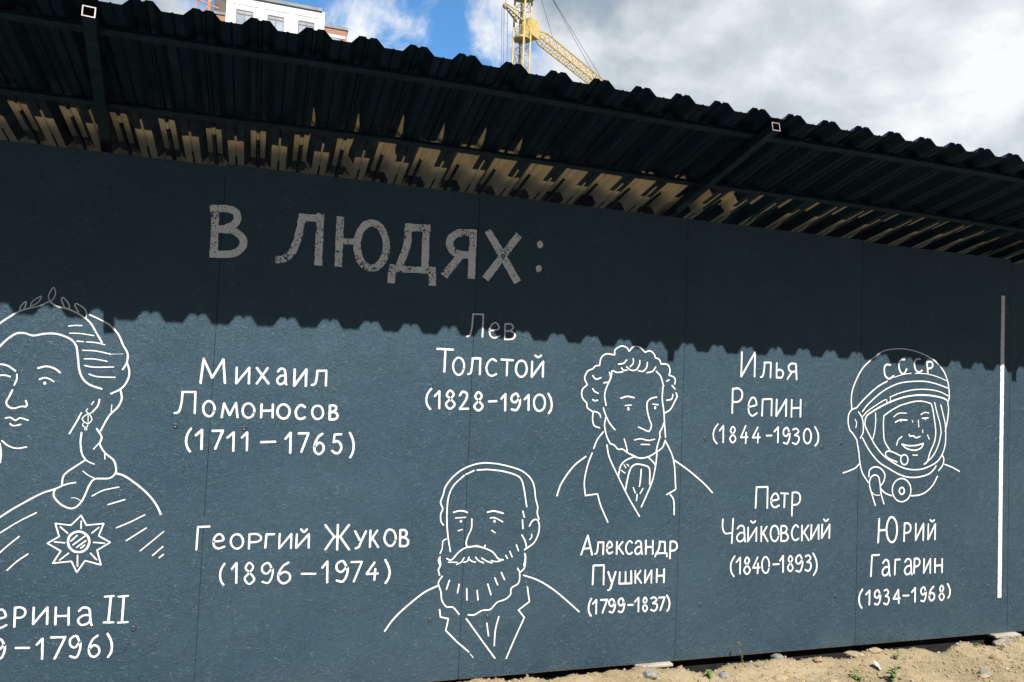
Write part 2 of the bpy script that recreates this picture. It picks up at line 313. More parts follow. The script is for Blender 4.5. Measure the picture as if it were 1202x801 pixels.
# strokes of white paint on the boards: (width mm, smooth or straight, x, z, x, z ... in mm along and up the fence)
PAINT = [
 ('painted_heading', 'large worn white two-word heading in block letters under the canopy', [
  ('text_line', [(33.7,'l',[-36,2277,-30,2060]),
   (34.2,'s',[-43,2272,10,2280,52,2271,65,2241,51,2209,9,2184,-17,2179]),
   (34.3,'s',[-17,2179,42,2180,84,2157,99,2127,84,2090,46,2067,-33,2060]),
   (35.4,'s',[263,2061,285,2066,318,2097,342,2161,353,2224,360,2273]),
   (36.0,'l',[360,2276,447,2280]),
   (35.8,'l',[445,2289,447,2064]),
   (36.2,'l',[541,2283,543,2067]),
   (29.4,'l',[551,2178,627,2182]),
   (36.7,'s',[772,2143,754,2091,722,2061,685,2060,652,2088,632,2138,630,2197,648,2248,679,2279,717,2281,750,2253,770,2202,772,2143]),
   (38.4,'l',[881,2281,977,2287]),
   (37.7,'s',[882,2275,878,2191,858,2121,842,2074]),
   (38.2,'l',[972,2283,976,2085]),
   (32.7,'l',[811,2063,1020,2071]),
   (37.4,'l',[810,2068,807,2007]),
   (38.4,'l',[1015,2073,1018,2011]),
   (39.4,'l',[1222,2287,1222,2064]),
   (38.9,'s',[1214,2286,1142,2277,1104,2244,1100,2212,1123,2177,1171,2168,1223,2171]),
   (38.7,'l',[1157,2159,1087,2062]),
   (40.5,'l',[1311,2292,1468,2063]),
   (39.8,'l',[1464,2287,1309,2066])]),
  ('colon_dot', [(43.1,'l',[1595,2262,1596,2262])]),
  ('colon_dot', [(39.7,'l',[1593,2131,1594,2131])]),
 ]),
 ('painted_caption', 'white hand-painted three-line name and years, upper left below the heading', [
  ('text_line', [(13.4,'l',[-52,1454,-45,1567,-3,1481,41,1569,54,1458]),
   (13.0,'l',[102,1534,104,1458,158,1535,160,1460]),
   (14.5,'l',[191,1535,249,1463]),
   (13.0,'l',[241,1537,195,1461]),
   (14.1,'s',[288,1522,301,1537,318,1532,324,1504,326,1477,330,1462]),
   (13.2,'s',[323,1504,302,1502,287,1482,297,1462,315,1467,325,1482]),
   (14.9,'l',[365,1536,367,1457,419,1538,421,1458]),
   (14.1,'s',[449,1464,463,1469,470,1498,471,1533]),
   (13.3,'l',[470,1534,514,1536,515,1463])]),
  ('text_line', [(12.5,'s',[-155,1312,-137,1320,-128,1360,-126,1408]),
   (12.3,'l',[-128,1410,-71,1412,-69,1313]),
   (13.1,'s',[15,1326,9,1311,-1,1302,-14,1303,-26,1313,-32,1328,-33,1346,-27,1362,-16,1371,-3,1370,8,1360,15,1345,15,1327]),
   (12.7,'l',[49,1298,56,1364,83,1308,108,1367,119,1299]),
   (12.7,'s',[191,1323,185,1308,173,1300,159,1300,147,1309,140,1325,140,1342,146,1357,158,1365,171,1365,183,1356,191,1341,192,1323]),
   (14.4,'l',[223,1365,224,1301]),
   (13.1,'l',[274,1366,276,1302]),
   (13.2,'l',[223,1333,275,1336]),
   (13.8,'s',[352,1323,345,1308,333,1299,318,1300,305,1309,297,1324,297,1341,304,1357,317,1366,331,1365,344,1356,352,1341,352,1323]),
   (14.7,'s',[422,1356,405,1366,387,1352,381,1328,390,1304,409,1299,425,1307]),
   (13.2,'s',[509,1324,503,1309,490,1301,477,1301,466,1310,459,1325,458,1342,464,1356,476,1364,490,1364,501,1355,508,1340,509,1324]),
   (15.2,'l',[540,1367,542,1298]),
   (14.5,'s',[540,1367,560,1368,571,1357,563,1341,543,1335]),
   (15.1,'s',[542,1336,565,1336,579,1320,570,1302,543,1300])]),
  ('text_line', [(12.7,'s',[-80,1244,-94,1217,-98,1185,-91,1156,-78,1137]),
   (14.0,'l',[-58,1212,-33,1238,-30,1149]),
   (14.2,'l',[12,1234,58,1236,29,1151]),
   (13.0,'l',[79,1203,106,1229,109,1142]),
   (13.0,'l',[143,1205,166,1230,169,1145]),
   (13.5,'l',[230,1185,295,1188]),
   (14.0,'l',[340,1202,363,1232,366,1135]),
   (13.2,'l',[400,1229,446,1231,417,1140]),
   (14.2,'s',[512,1230,492,1212,478,1176,480,1145,501,1131,520,1150,517,1176,498,1186,480,1168]),
   (13.9,'l',[602,1229,570,1227,567,1190]),
   (14.7,'s',[567,1190,588,1194,605,1169,597,1141,580,1136,562,1147]),
   (14.2,'s',[642,1237,657,1207,664,1174,661,1140,650,1116])]),
 ]),
 ('painted_caption', 'white hand-painted name and years with its first word crossed by the shadow edge', [
  ('text_line', [(11.8,'s',[1213,1744,1230,1754,1239,1803,1241,1860]),
   (11.1,'l',[1239,1862,1296,1865,1297,1746]),
   (10.5,'s',[1335,1782,1362,1786,1386,1796,1375,1821,1355,1823,1336,1796,1338,1760,1360,1745,1393,1758]),
   (11.0,'l',[1418,1823,1420,1739]),
   (11.4,'s',[1419,1822,1447,1824,1464,1811,1452,1791,1421,1784]),
   (11.8,'s',[1421,1784,1455,1785,1476,1767,1463,1746,1421,1741])]),
  ('text_line', [(14.3,'l',[1059,1672,1143,1672]),
   (13.8,'l',[1103,1672,1103,1556]),
   (13.2,'s',[1205,1576,1198,1556,1185,1545,1171,1545,1157,1557,1149,1577,1148,1600,1156,1620,1169,1632,1184,1631,1197,1620,1205,1600,1206,1576]),
   (12.9,'s',[1229,1550,1242,1556,1248,1590,1250,1630]),
   (14.8,'l',[1248,1632,1291,1634,1292,1551]),
   (13.2,'s',[1378,1624,1356,1634,1335,1616,1326,1585,1338,1554,1361,1547,1382,1557]),
   (15.0,'l',[1406,1634,1471,1633]),
   (13.2,'l',[1439,1632,1439,1550]),
   (14.3,'s',[1549,1579,1541,1560,1527,1549,1512,1549,1498,1560,1489,1580,1490,1602,1497,1621,1510,1632,1526,1632,1540,1622,1548,1602,1549,1579]),
   (14.6,'l',[1578,1632,1579,1549,1641,1635,1642,1552]),
   (13.8,'s',[1593,1665,1611,1656,1628,1666])]),
  ('text_line', [(13.0,'s',[1039,1467,1022,1442,1016,1409,1024,1381,1039,1364]),
   (13.4,'l',[1058,1430,1082,1457,1085,1368]),
   (13.5,'s',[1141,1419,1121,1437,1137,1462,1158,1443,1141,1419,1119,1391,1141,1368,1165,1391,1141,1419]),
   (14.1,'s',[1190,1438,1204,1458,1228,1448,1223,1415,1193,1370]),
   (13.4,'l',[1193,1369,1239,1372]),
   (14.4,'s',[1292,1414,1273,1434,1288,1459,1308,1440,1292,1414,1270,1385,1293,1363,1315,1386,1292,1414]),
   (13.9,'l',[1347,1412,1390,1415]),
   (14.8,'l',[1415,1428,1436,1454,1439,1367]),
   (15.2,'s',[1516,1432,1497,1458,1473,1443,1473,1420,1493,1412,1516,1434,1518,1403,1501,1372,1474,1375]),
   (14.6,'l',[1544,1429,1566,1454,1569,1373]),
   (14.4,'s',[1660,1402,1652,1383,1638,1372,1621,1372,1607,1383,1599,1404,1598,1426,1606,1445,1620,1456,1636,1456,1651,1445,1659,1425,1660,1402]),
   (14.9,'s',[1677,1464,1692,1438,1699,1410,1697,1381,1684,1359])]),
 ]),
 ('painted_caption', 'white hand-painted two-line name and years in one long row near the bottom left', [
  ('text_line', [(11.3,'l',[-25,688,-24,792,26,793]),
   (12.0,'s',[47,723,70,725,90,731,80,753,63,756,48,735,50,704,69,691,96,699]),
   (11.8,'s',[176,711,169,696,157,689,143,689,130,700,123,715,122,732,129,746,141,754,156,753,168,743,175,728,176,711]),
   (11.2,'l',[203,754,204,685]),
   (11.8,'s',[202,753,232,754,253,743,254,726,235,717,204,716]),
   (12.4,'l',[277,688,279,751,314,751]),
   (11.4,'l',[339,753,340,683,393,751,394,682]),
   (12.2,'l',[418,749,418,683,474,748,476,682]),
   (12.8,'s',[436,772,450,758,464,771]),
   (12.9,'l',[548,790,594,733,555,672]),
   (13.4,'l',[662,788,622,732,669,668]),
   (13.1,'l',[608,790,611,670]),
   (12.8,'l',[595,732,622,732]),
   (13.6,'l',[693,757,717,713]),
   (12.9,'s',[746,756,728,714,714,680,699,673]),
   (13.2,'l',[768,759,769,678]),
   (13.0,'l',[802,758,771,710]),
   (12.4,'l',[779,722,810,676]),
   (13.3,'s',[894,708,887,690,875,681,861,682,848,694,839,713,840,733,846,750,858,761,873,759,886,748,894,729,895,708]),
   (13.8,'l',[916,757,918,676]),
   (13.4,'s',[915,757,936,757,949,743,941,724,918,720]),
   (13.9,'s',[917,721,942,719,959,700,949,679,918,678])]),
  ('text_line', [(11.4,'s',[101,621,88,597,84,567,90,540,102,523]),
   (12.3,'l',[134,595,153,622,157,529]),
   (11.6,'s',[213,575,194,597,209,621,228,600,213,575,193,548,214,522,236,544,213,575]),
   (11.4,'s',[313,588,295,617,270,604,271,578,292,567,314,590,316,557,300,524,272,530]),
   (12.4,'s',[387,616,362,599,344,563,348,533,372,518,396,535,393,562,368,572,346,557]),
   (12.0,'l',[450,560,515,558]),
   (13.2,'l',[545,585,568,615,572,514]),
   (13.4,'s',[663,583,641,614,614,600,616,573,638,562,663,585,665,551,647,516,616,522]),
   (12.0,'l',[682,607,734,607,699,512]),
   (13.1,'l',[796,602,759,547,815,547]),
   (13.3,'l',[801,570,799,517]),
   (13.5,'s',[848,613,864,583,873,552,869,522,855,499])]),
 ]),
 ('painted_caption', 'white hand-painted name and years beneath the curly-haired portrait', [
  ('text_line', [(12.8,'l',[1904,604,1939,706,1969,602]),
   (12.1,'l',[1915,636,1958,638]),
   (11.7,'s',[1985,606,1995,610,2001,636,2002,666]),
   (12.5,'l',[2001,668,2034,667,2034,602]),
   (12.3,'s',[2055,636,2071,638,2086,645,2079,666,2067,669,2056,647,2058,618,2071,605,2090,613]),
   (12.8,'l',[2115,668,2115,601]),
   (12.8,'l',[2149,667,2116,628]),
   (12.5,'l',[2126,637,2156,600]),
   (12.1,'s',[2208,660,2192,670,2176,656,2170,631,2179,606,2195,599,2210,607]),
   (12.5,'s',[2229,655,2242,669,2261,662,2266,636,2268,611,2272,596]),
   (12.4,'s',[2266,636,2244,636,2228,618,2237,598,2256,601,2267,616]),
   (13.6,'l',[2293,670,2295,595]),
   (12.2,'l',[2336,668,2338,594]),
   (13.4,'l',[2294,633,2337,634]),
   (13.6,'s',[2361,598,2375,620,2381,658]),
   (12.5,'l',[2378,662,2412,659,2415,596]),
   (12.2,'l',[2353,580,2360,597,2425,598,2428,577]),
   (12.8,'l',[2447,661,2447,566]),
   (13.4,'s',[2446,659,2470,660,2488,646,2488,623,2473,611,2447,609])]),
  ('text_line', [(12.6,'l',[1978,442,1979,544,2041,544,2043,439]),
   (12.6,'l',[2068,507,2089,454]),
   (13.1,'s',[2114,505,2098,456,2085,415,2071,407]),
   (13.1,'l',[2139,503,2138,440,2212,439,2208,507]),
   (12.1,'l',[2174,503,2176,441]),
   (12.0,'l',[2234,507,2236,439]),
   (12.2,'l',[2266,506,2236,466]),
   (12.4,'l',[2245,475,2273,438]),
   (12.1,'l',[2295,508,2295,438,2334,506,2335,436]),
   (12.7,'l',[2367,511,2368,437]),
   (13.5,'l',[2413,509,2413,435]),
   (12.4,'l',[2368,473,2412,474])]),
  ('text_line', [(13.0,'s',[1974,368,1963,345,1959,318,1964,293,1975,276]),
   (12.1,'l',[1983,339,2004,360,2005,286]),
   (13.0,'l',[2031,357,2069,357,2043,288]),
   (13.1,'s',[2116,336,2101,359,2082,349,2084,329,2099,320,2116,337,2116,312,2104,287,2084,292]),
   (13.3,'s',[2172,336,2157,360,2138,350,2140,329,2155,321,2172,338,2172,312,2160,286,2139,291]),
   (13.5,'l',[2196,322,2226,322]),
   (12.4,'l',[2237,337,2259,359,2261,283]),
   (12.0,'s',[2301,323,2289,340,2298,359,2311,343,2301,323,2287,302,2301,281,2315,299,2300,323]),
   (13.5,'s',[2337,351,2356,356,2372,340,2349,324]),
   (12.7,'s',[2348,324,2372,318,2376,299,2361,282,2338,289]),
   (13.8,'l',[2386,353,2422,353,2397,283]),
   (13.2,'s',[2435,363,2449,340,2454,317,2451,293,2440,276])]),
 ]),
 ('painted_caption', 'white hand-painted three-line name and years between the curly-haired portrait and the helmet portrait', [
  ('text_line', [(14.0,'l',[2882,1749,2882,1605,2973,1753,2974,1609]),
   (13.7,'s',[3016,1608,3031,1615,3039,1650,3042,1692]),
   (13.1,'l',[3039,1695,3087,1697,3086,1608]),
   (13.3,'l',[3128,1697,3129,1610]),
   (14.7,'s',[3127,1651,3157,1657,3176,1639,3165,1612,3129,1610]),
   (14.3,'l',[3266,1698,3273,1604]),
   (14.7,'s',[3266,1697,3230,1697,3212,1675,3228,1650,3267,1652]),
   (13.7,'l',[3238,1648,3206,1603])]),
  ('text_line', [(13.3,'l',[2827,1533,2828,1390]),
   (14.3,'s',[2827,1530,2865,1535,2891,1515,2890,1480,2868,1459,2828,1455]),
   (12.8,'s',[2938,1429,2967,1435,2993,1446,2981,1480,2959,1483,2939,1447,2942,1399,2965,1378,2998,1395]),
   (12.8,'l',[3033,1379,3035,1477,3099,1481,3099,1382]),
   (14.5,'l',[3134,1480,3133,1380,3202,1482,3202,1382]),
   (13.6,'l',[3241,1481,3241,1379]),
   (14.3,'l',[3307,1483,3307,1381]),
   (13.9,'l',[3241,1430,3306,1435])]),
  ('text_line', [(11.4,'s',[2735,1325,2713,1296,2705,1262,2713,1232,2732,1212]),
   (11.7,'l',[2746,1286,2771,1316,2773,1219]),
   (11.4,'s',[2837,1269,2820,1288,2834,1312,2851,1293,2837,1269,2817,1242,2836,1219,2857,1242,2836,1269]),
   (11.6,'l',[2923,1319,2891,1250,2939,1253]),
   (12.8,'l',[2927,1280,2925,1216]),
   (12.7,'l',[3006,1312,2971,1250,3024,1253]),
   (11.7,'l',[3010,1277,3008,1220]),
   (12.9,'l',[3068,1264,3105,1265]),
   (12.9,'l',[3122,1288,3149,1316,3149,1224]),
   (13.1,'s',[3230,1284,3213,1314,3189,1298,3189,1272,3209,1263,3230,1286,3231,1253,3215,1219,3189,1224]),
   (11.6,'s',[3255,1302,3276,1310,3296,1292,3268,1269]),
   (12.6,'s',[3268,1269,3295,1264,3301,1241,3282,1217,3255,1224]),
   (13.2,'s',[3388,1253,3381,1233,3368,1222,3355,1223,3342,1235,3335,1255,3335,1278,3342,1298,3354,1309,3369,1308,3380,1296,3388,1276,3388,1253]),
   (13.5,'s',[3415,1322,3434,1294,3442,1263,3438,1231,3420,1208])]),
 ]),
 ('painted_caption', 'white hand-painted name and years halfway down, left of the painted collar of the helmet portrait', [
  ('text_line', [(13.4,'l',[3006,840,3009,961,3086,963,3087,838]),
   (13.9,'s',[3113,881,3141,885,3165,892,3154,919,3133,922,3114,895,3117,859,3139,842,3170,853]),
   (12.5,'l',[3180,925,3232,922]),
   (14.0,'l',[3207,922,3206,841]),
   (12.5,'l',[3262,929,3262,792]),
   (12.8,'s',[3261,927,3295,929,3317,910,3316,876,3297,858,3262,855])]),
  ('text_line', [(12.0,'s',[2785,779,2785,733,2803,698,2850,700]),
   (12.0,'l',[2854,781,2849,641]),
   (12.6,'s',[2884,722,2903,740,2927,732,2933,697,2936,665,2941,646]),
   (11.9,'s',[2933,698,2904,698,2882,674,2895,650,2921,654,2935,673]),
   (12.5,'l',[2958,729,2958,648,3016,727,3017,647]),
   (12.3,'s',[2975,766,2992,754,3008,765]),
   (12.5,'l',[3050,732,3051,646]),
   (12.6,'l',[3088,731,3052,681]),
   (13.6,'l',[3063,693,3096,645]),
   (13.0,'s',[3171,676,3164,655,3151,644,3136,646,3123,659,3115,680,3115,703,3122,723,3136,734,3150,733,3164,720,3171,699,3172,675]),
   (12.3,'l',[3188,732,3190,642]),
   (13.7,'s',[3189,731,3215,731,3229,716,3218,695,3190,691]),
   (13.9,'s',[3190,691,3221,689,3239,668,3227,646,3190,644]),
   (13.4,'s',[3311,723,3292,736,3272,718,3264,686,3275,655,3295,646,3315,656]),
   (13.6,'l',[3337,733,3338,643]),
   (13.5,'l',[3383,732,3340,679]),
   (12.5,'l',[3352,691,3390,641]),
   (13.7,'l',[3405,735,3404,649,3458,734,3459,648]),
   (14.2,'l',[3484,736,3482,653,3540,735,3539,652]),
   (12.6,'s',[3495,767,3512,754,3529,766])]),
  ('text_line', [(11.7,'s',[2873,566,2853,537,2847,504,2854,472,2871,450]),
   (12.1,'l',[2884,530,2910,557,2911,463]),
   (13.3,'s',[2959,512,2942,533,2955,557,2972,537,2958,512,2938,484,2958,459,2979,482,2958,512]),
   (12.9,'l',[3030,555,2998,494,3046,494]),
   (13.5,'l',[3033,519,3031,461]),
   (11.9,'s',[3110,493,3104,472,3092,461,3080,463,3067,476,3061,498,3060,523,3067,542,3078,554,3091,552,3103,539,3110,517,3110,492]),
   (13.2,'l',[3137,509,3180,509]),
   (13.9,'l',[3185,529,3207,557,3209,462]),
   (12.3,'s',[3260,513,3245,533,3256,555,3274,536,3259,513,3241,487,3260,464,3278,484,3260,513]),
   (14.0,'s',[3345,527,3326,557,3301,543,3302,516,3322,506,3344,529,3345,495,3329,461,3301,466]),
   (12.6,'s',[3367,548,3388,555,3404,536,3379,514]),
   (13.9,'s',[3379,514,3404,508,3409,483,3392,461,3368,469]),
   (13.3,'s',[3422,565,3443,531,3452,496,3447,460,3429,435])]),
 ]),
 ('painted_caption', 'white hand-painted name and years beneath the helmet portrait', [
  ('text_line', [(16.2,'l',[3917,762,3912,615]),
   (16.4,'l',[3915,690,3977,692]),
   (16.4,'s',[4058,668,4047,634,4028,616,4007,618,3988,640,3977,676,3977,716,3988,750,4006,769,4028,767,4047,745,4058,709,4058,668]),
   (14.7,'l',[4118,731,4116,618]),
   (15.5,'s',[4116,729,4145,730,4165,715,4166,687,4147,672,4117,670]),
   (14.9,'l',[4209,727,4209,623,4271,726,4271,621]),
   (14.3,'l',[4311,722,4310,624,4368,722,4367,623]),
   (14.3,'s',[4325,748,4342,737,4360,747])]),
  ('text_line', [(14.5,'l',[3859,410,3865,539,3921,540]),
   (15.3,'s',[3951,488,3969,507,3992,498,3999,462,4002,428,4007,408]),
   (15.4,'s',[3999,462,3971,462,3949,437,3961,412,3986,416,4000,435]),
   (14.0,'l',[4047,413,4049,506,4087,506]),
   (14.7,'s',[4127,488,4145,507,4170,499,4177,461,4179,428,4184,408]),
   (14.9,'s',[4177,462,4147,462,4125,437,4137,412,4164,416,4179,435]),
   (15.2,'l',[4203,508,4201,416]),
   (15.9,'s',[4201,506,4227,507,4244,494,4243,472,4227,459,4202,458]),
   (14.5,'l',[4281,503,4279,414,4332,501,4332,412]),
   (16.3,'l',[4371,500,4371,414]),
   (14.7,'l',[4430,498,4430,412]),
   (15.8,'l',[4371,457,4429,458])]),
  ('text_line', [(14.4,'s',[3797,334,3778,306,3772,273,3779,242,3794,221]),
   (14.5,'l',[3824,301,3852,325,3851,238]),
   (14.7,'s',[3934,296,3916,324,3893,311,3893,287,3913,277,3934,298,3934,267,3918,237,3892,242]),
   (13.1,'s',[3966,317,3985,324,4000,304,3977,284]),
   (13.7,'s',[3977,284,4000,277,4004,254,3989,232,3965,241]),
   (14.5,'l',[4082,235,4078,319,4039,264,4093,265]),
   (13.2,'l',[4115,280,4162,279]),
   (15.1,'l',[4185,299,4212,324,4212,237]),
   (14.2,'s',[4299,297,4283,326,4261,313,4262,289,4280,278,4298,299,4299,269,4285,238,4261,242]),
   (15.2,'s',[4363,326,4343,311,4328,279,4330,250,4348,238,4368,253,4367,277,4347,287,4329,272]),
   (14.1,'s',[4429,286,4413,307,4428,329,4444,310,4429,286,4409,261,4429,236,4450,258,4430,287]),
   (14.2,'s',[4477,338,4492,315,4499,290,4495,265,4482,248])]),
 ]),
 ('painted_caption', 'white hand-painted name and years under the portrait with the star medal, cut by the left edge', [
  ('text_line', [(11.0,'s',[-804,420,-785,421,-767,428,-776,453,-791,457,-804,432,-801,397,-784,381,-762,391]),
   (11.7,'l',[-734,464,-732,382]),
   (11.2,'s',[-735,463,-712,463,-696,450,-696,431,-709,420,-733,420]),
   (11.7,'l',[-664,460,-662,389,-612,458,-609,386]),
   (11.2,'l',[-580,456,-577,381]),
   (11.1,'l',[-530,453,-526,378]),
   (11.0,'l',[-578,418,-528,417]),
   (11.8,'s',[-489,435,-473,450,-450,442,-444,414,-441,387,-435,371]),
   (11.0,'s',[-443,414,-471,415,-490,396,-478,375,-454,378,-442,393]),
   (10.7,'l',[-391,493,-355,494]),
   (12.8,'l',[-366,493,-370,379]),
   (10.7,'l',[-388,380,-349,378]),
   (10.8,'l',[-336,490,-297,492]),
   (12.8,'l',[-314,492,-315,376]),
   (10.7,'l',[-332,376,-291,376])]),
  ('text_line', [(11.3,'s',[-763,306,-779,332,-799,321,-798,299,-781,290,-764,308,-762,280,-774,252,-797,258]),
   (11.4,'l',[-721,292,-670,289]),
   (11.8,'l',[-643,300,-622,325,-618,238]),
   (12.0,'l',[-590,328,-535,326,-571,235]),
   (11.3,'s',[-477,298,-493,328,-515,315,-513,289,-495,278,-476,300,-475,268,-487,235,-512,242]),
   (11.3,'s',[-408,324,-427,308,-439,275,-436,246,-418,232,-399,247,-402,272,-421,283,-437,269]),
   (12.0,'s',[-370,330,-356,303,-349,275,-351,247,-362,227])]),
 ]),
 ('painted_portrait', 'white line portrait with laurel wreath, long curl and star medal at the left edge', [
  ('hair', [(8.9,'s',[-900,1644,-871,1680,-835,1712,-802,1737,-763,1754]),
   (6.4,'s',[-763,1754,-726,1767,-692,1788]),
   (9.3,'s',[-686,1787,-658,1769,-621,1762,-581,1746,-540,1720,-519,1699,-497,1662,-472,1619]),
   (6.8,'s',[-800,1741,-796,1762,-779,1782,-780,1760,-787,1744]),
   (5.5,'s',[-761,1763,-754,1784,-722,1810,-732,1782,-761,1761]),
   (5.5,'s',[-688,1792,-695,1813,-678,1852,-668,1825,-676,1799,-688,1790]),
   (7.4,'s',[-630,1768,-643,1798,-638,1811,-614,1784,-610,1763]),
   (7.5,'s',[-573,1749,-589,1777,-584,1787,-555,1770,-542,1748,-542,1723]),
   (7.5,'s',[-530,1741,-495,1726,-466,1712]),
   (9.5,'s',[-466,1712,-442,1697,-409,1661,-385,1611,-366,1577,-366,1535,-381,1502]),
   (9.5,'s',[-366,1535,-354,1500,-356,1462,-379,1419,-422,1392]),
   (6.5,'s',[-608,1685,-583,1689,-555,1690]),
   (6.5,'s',[-602,1654,-553,1654,-506,1648]),
   (7.0,'s',[-572,1620,-545,1619]),
   (6.1,'s',[-534,1619,-500,1618,-460,1610]),
   (6.5,'s',[-547,1581,-492,1580,-434,1569]),
   (2.4,'s',[-434,1569,-383,1573]),
   (6.5,'s',[-538,1543,-495,1544,-446,1536]),
   (7.0,'s',[-535,1514,-499,1508,-418,1512]),
   (7.0,'s',[-515,1476,-479,1466,-409,1466]),
   (10.1,'s',[-893,1544,-864,1582,-835,1617,-804,1641,-772,1643,-742,1635,-702,1645,-658,1648,-619,1638,-590,1622,-572,1595,-562,1542,-554,1492,-535,1451,-505,1427,-460,1412]),
   (9.4,'s',[-384,1409,-377,1371,-391,1332,-423,1293,-453,1226]),
   (4.7,'s',[-415,1343,-416,1306]),
   (9.4,'s',[-469,1235,-447,1198,-452,1166,-430,1129,-394,1097,-382,1066,-382,1038,-406,1015,-462,1012,-483,984,-497,941,-509,912]),
   (6.5,'s',[-447,1182,-476,1144]),
   (5.6,'s',[-430,1126,-428,1100]),
   (9.2,'s',[-528,1217,-529,1171,-520,1122,-504,1097]),
   (6.9,'s',[-504,1097,-489,1086,-469,1078]),
   (9.1,'s',[-504,1097,-536,1072,-576,1040,-588,1019,-590,985]),
   (5.6,'s',[-512,1047,-489,1028,-457,1012]),
   (9.1,'s',[-509,912,-527,891,-549,883,-583,897,-609,922,-620,944,-615,966,-588,984]),
   (3.7,'s',[-550,930,-530,928,-512,916])]),
  ('face', [(8.9,'s',[-890,1495,-859,1504,-830,1499,-799,1478]),
   (8.9,'s',[-871,1453,-840,1458,-817,1452]),
   (8.1,'s',[-793,1464,-792,1441,-800,1416]),
   (8.9,'s',[-805,1395,-815,1367,-825,1341,-813,1321,-794,1316,-768,1325,-749,1325,-747,1337,-752,1351]),
   (10.0,'s',[-715,1494,-682,1503,-651,1495,-628,1478]),
   (8.2,'s',[-706,1445,-687,1453,-667,1448,-650,1437]),
   (8.0,'s',[-824,1273,-804,1276,-784,1264,-770,1275,-737,1266]),
   (8.0,'s',[-805,1250,-791,1241,-764,1247]),
   (8.0,'s',[-830,1176,-804,1154,-772,1144,-736,1150]),
   (8.8,'s',[-837,1164,-830,1125,-830,1082]),
   (8.3,'s',[-534,1304,-551,1262,-575,1211]),
   (8.4,'s',[-466,1365,-471,1336,-492,1307]),
   (5.6,'s',[-488,1355,-497,1340]),
   (5.6,'s',[-510,1322,-516,1313,-504,1301,-492,1307]),
   (5.1,'s',[-507,1300,-529,1277,-506,1256,-491,1273,-497,1291,-507,1300]),
   (3.7,'s',[-507,1297,-505,1257]),
   (4.2,'s',[-523,1259,-526,1248,-510,1239,-505,1252]),
   (3.7,'s',[-508,1232,-510,1228,-514,1228,-516,1230,-517,1235,-515,1238,-512,1239,-509,1236,-508,1232])]),
  ('pupil', [(17.1,'l',[-837,1435,-837,1435])]),
  ('pupil', [(17.4,'l',[-685,1429,-684,1429])]),
  ('clothing', [(7.8,'s',[-537,997,-567,991,-588,983]),
   (9.0,'s',[-588,983,-615,969,-663,951,-715,921]),
   (10.5,'s',[-382,1038,-344,1025,-295,990,-252,952,-218,913,-198,881,-185,852]),
   (7.0,'s',[-469,937,-425,962,-364,976]),
   (8.8,'s',[-712,922,-766,887,-816,849,-846,822]),
   (7.1,'s',[-404,898,-336,920]),
   (7.1,'s',[-363,795,-308,820,-251,851]),
   (7.6,'s',[-320,737,-241,792]),
   (6.7,'s',[-260,690,-168,774]),
   (7.2,'s',[-208,668,-167,707]),
   (8.7,'s',[-180,657,-163,671]),
   (7.1,'s',[-842,759,-812,782,-746,829,-680,867]),
   (7.1,'s',[-816,689,-777,730,-739,766]),
   (7.1,'s',[-775,623,-740,660,-701,690])]),
  ('medal', [(7.8,'l',[-507,852,-483,809,-415,815,-432,761,-384,731,-434,698,-415,633,-479,654,-508,604,-532,653,-604,647,-576,699,-630,734,-586,762,-605,819,-544,810,-507,852]),
   (12.3,'s',[-469,722,-477,705,-492,694,-510,692,-528,698,-542,712,-550,731,-550,751,-542,768,-527,779,-509,782,-491,775,-476,761,-468,742,-469,722]),
   (8.3,'l',[-540,741,-517,765]),
   (8.3,'l',[-531,724,-486,761]),
   (8.3,'l',[-515,713,-482,741]),
   (8.3,'l',[-499,709,-485,722]),
   (7.4,'l',[-505,828,-503,795]),
   (7.4,'l',[-433,798,-460,774]),
   (7.4,'l',[-405,728,-451,733]),
   (7.4,'l',[-433,656,-460,686]),
   (7.3,'l',[-510,678,-507,630]),
   (7.3,'l',[-579,659,-545,689]),
   (7.3,'l',[-603,739,-563,734]),
   (7.3,'l',[-585,804,-554,775])]),
 ]),
 ('painted_portrait', 'white line portrait of a man with curly hair, sideburns and cravat', [
  ('hair', [(9.9,'s',[2060,1691,2063,1720,2099,1742,2131,1736,2148,1716]),
   (10.1,'s',[2148,1716,2173,1741,2210,1743,2248,1715]),
   (10.2,'s',[2248,1715,2276,1725,2304,1709,2313,1687]),
   (10.2,'s',[2313,1687,2338,1680,2352,1655]),
   (10.3,'s',[2352,1655,2392,1653,2410,1624,2405,1593]),
   (10.3,'s',[2405,1593,2437,1583,2446,1562,2442,1544]),
   (9.8,'s',[2060,1691,2010,1694,1980,1671,1972,1629]),
   (9.7,'s',[1972,1629,1946,1624,1933,1609,1902,1594,1886,1556,1903,1521]),
   (9.7,'s',[1903,1521,1874,1491,1876,1451,1905,1419]),
   (9.7,'s',[1905,1419,1909,1395,1943,1374]),
   (10.3,'s',[2425,1536,2446,1516]),
   (10.3,'s',[2453,1495,2460,1474,2447,1448,2420,1401,2383,1378]),
   (9.9,'s',[2054,1604,2077,1595,2114,1600]),
   (9.9,'s',[2104,1621,2118,1609,2141,1610]),
   (10.0,'s',[2135,1629,2164,1611,2196,1615,2215,1645,2217,1668]),
   (10.1,'s',[2210,1611,2238,1608,2260,1630,2264,1659]),
   (10.1,'s',[2262,1601,2299,1611,2318,1637]),
   (10.0,'s',[2175,1676,2176,1651,2158,1630]),
   (9.9,'s',[2136,1667,2116,1647,2085,1641]),
   (9.8,'s',[2032,1595,2040,1567,2030,1542,1999,1534]),
   (9.8,'s',[1933,1572,1953,1553,1984,1562]),
   (9.7,'s',[1936,1501,1947,1486,1970,1476]),
   (9.7,'s',[1938,1441,1949,1435,1969,1438]),
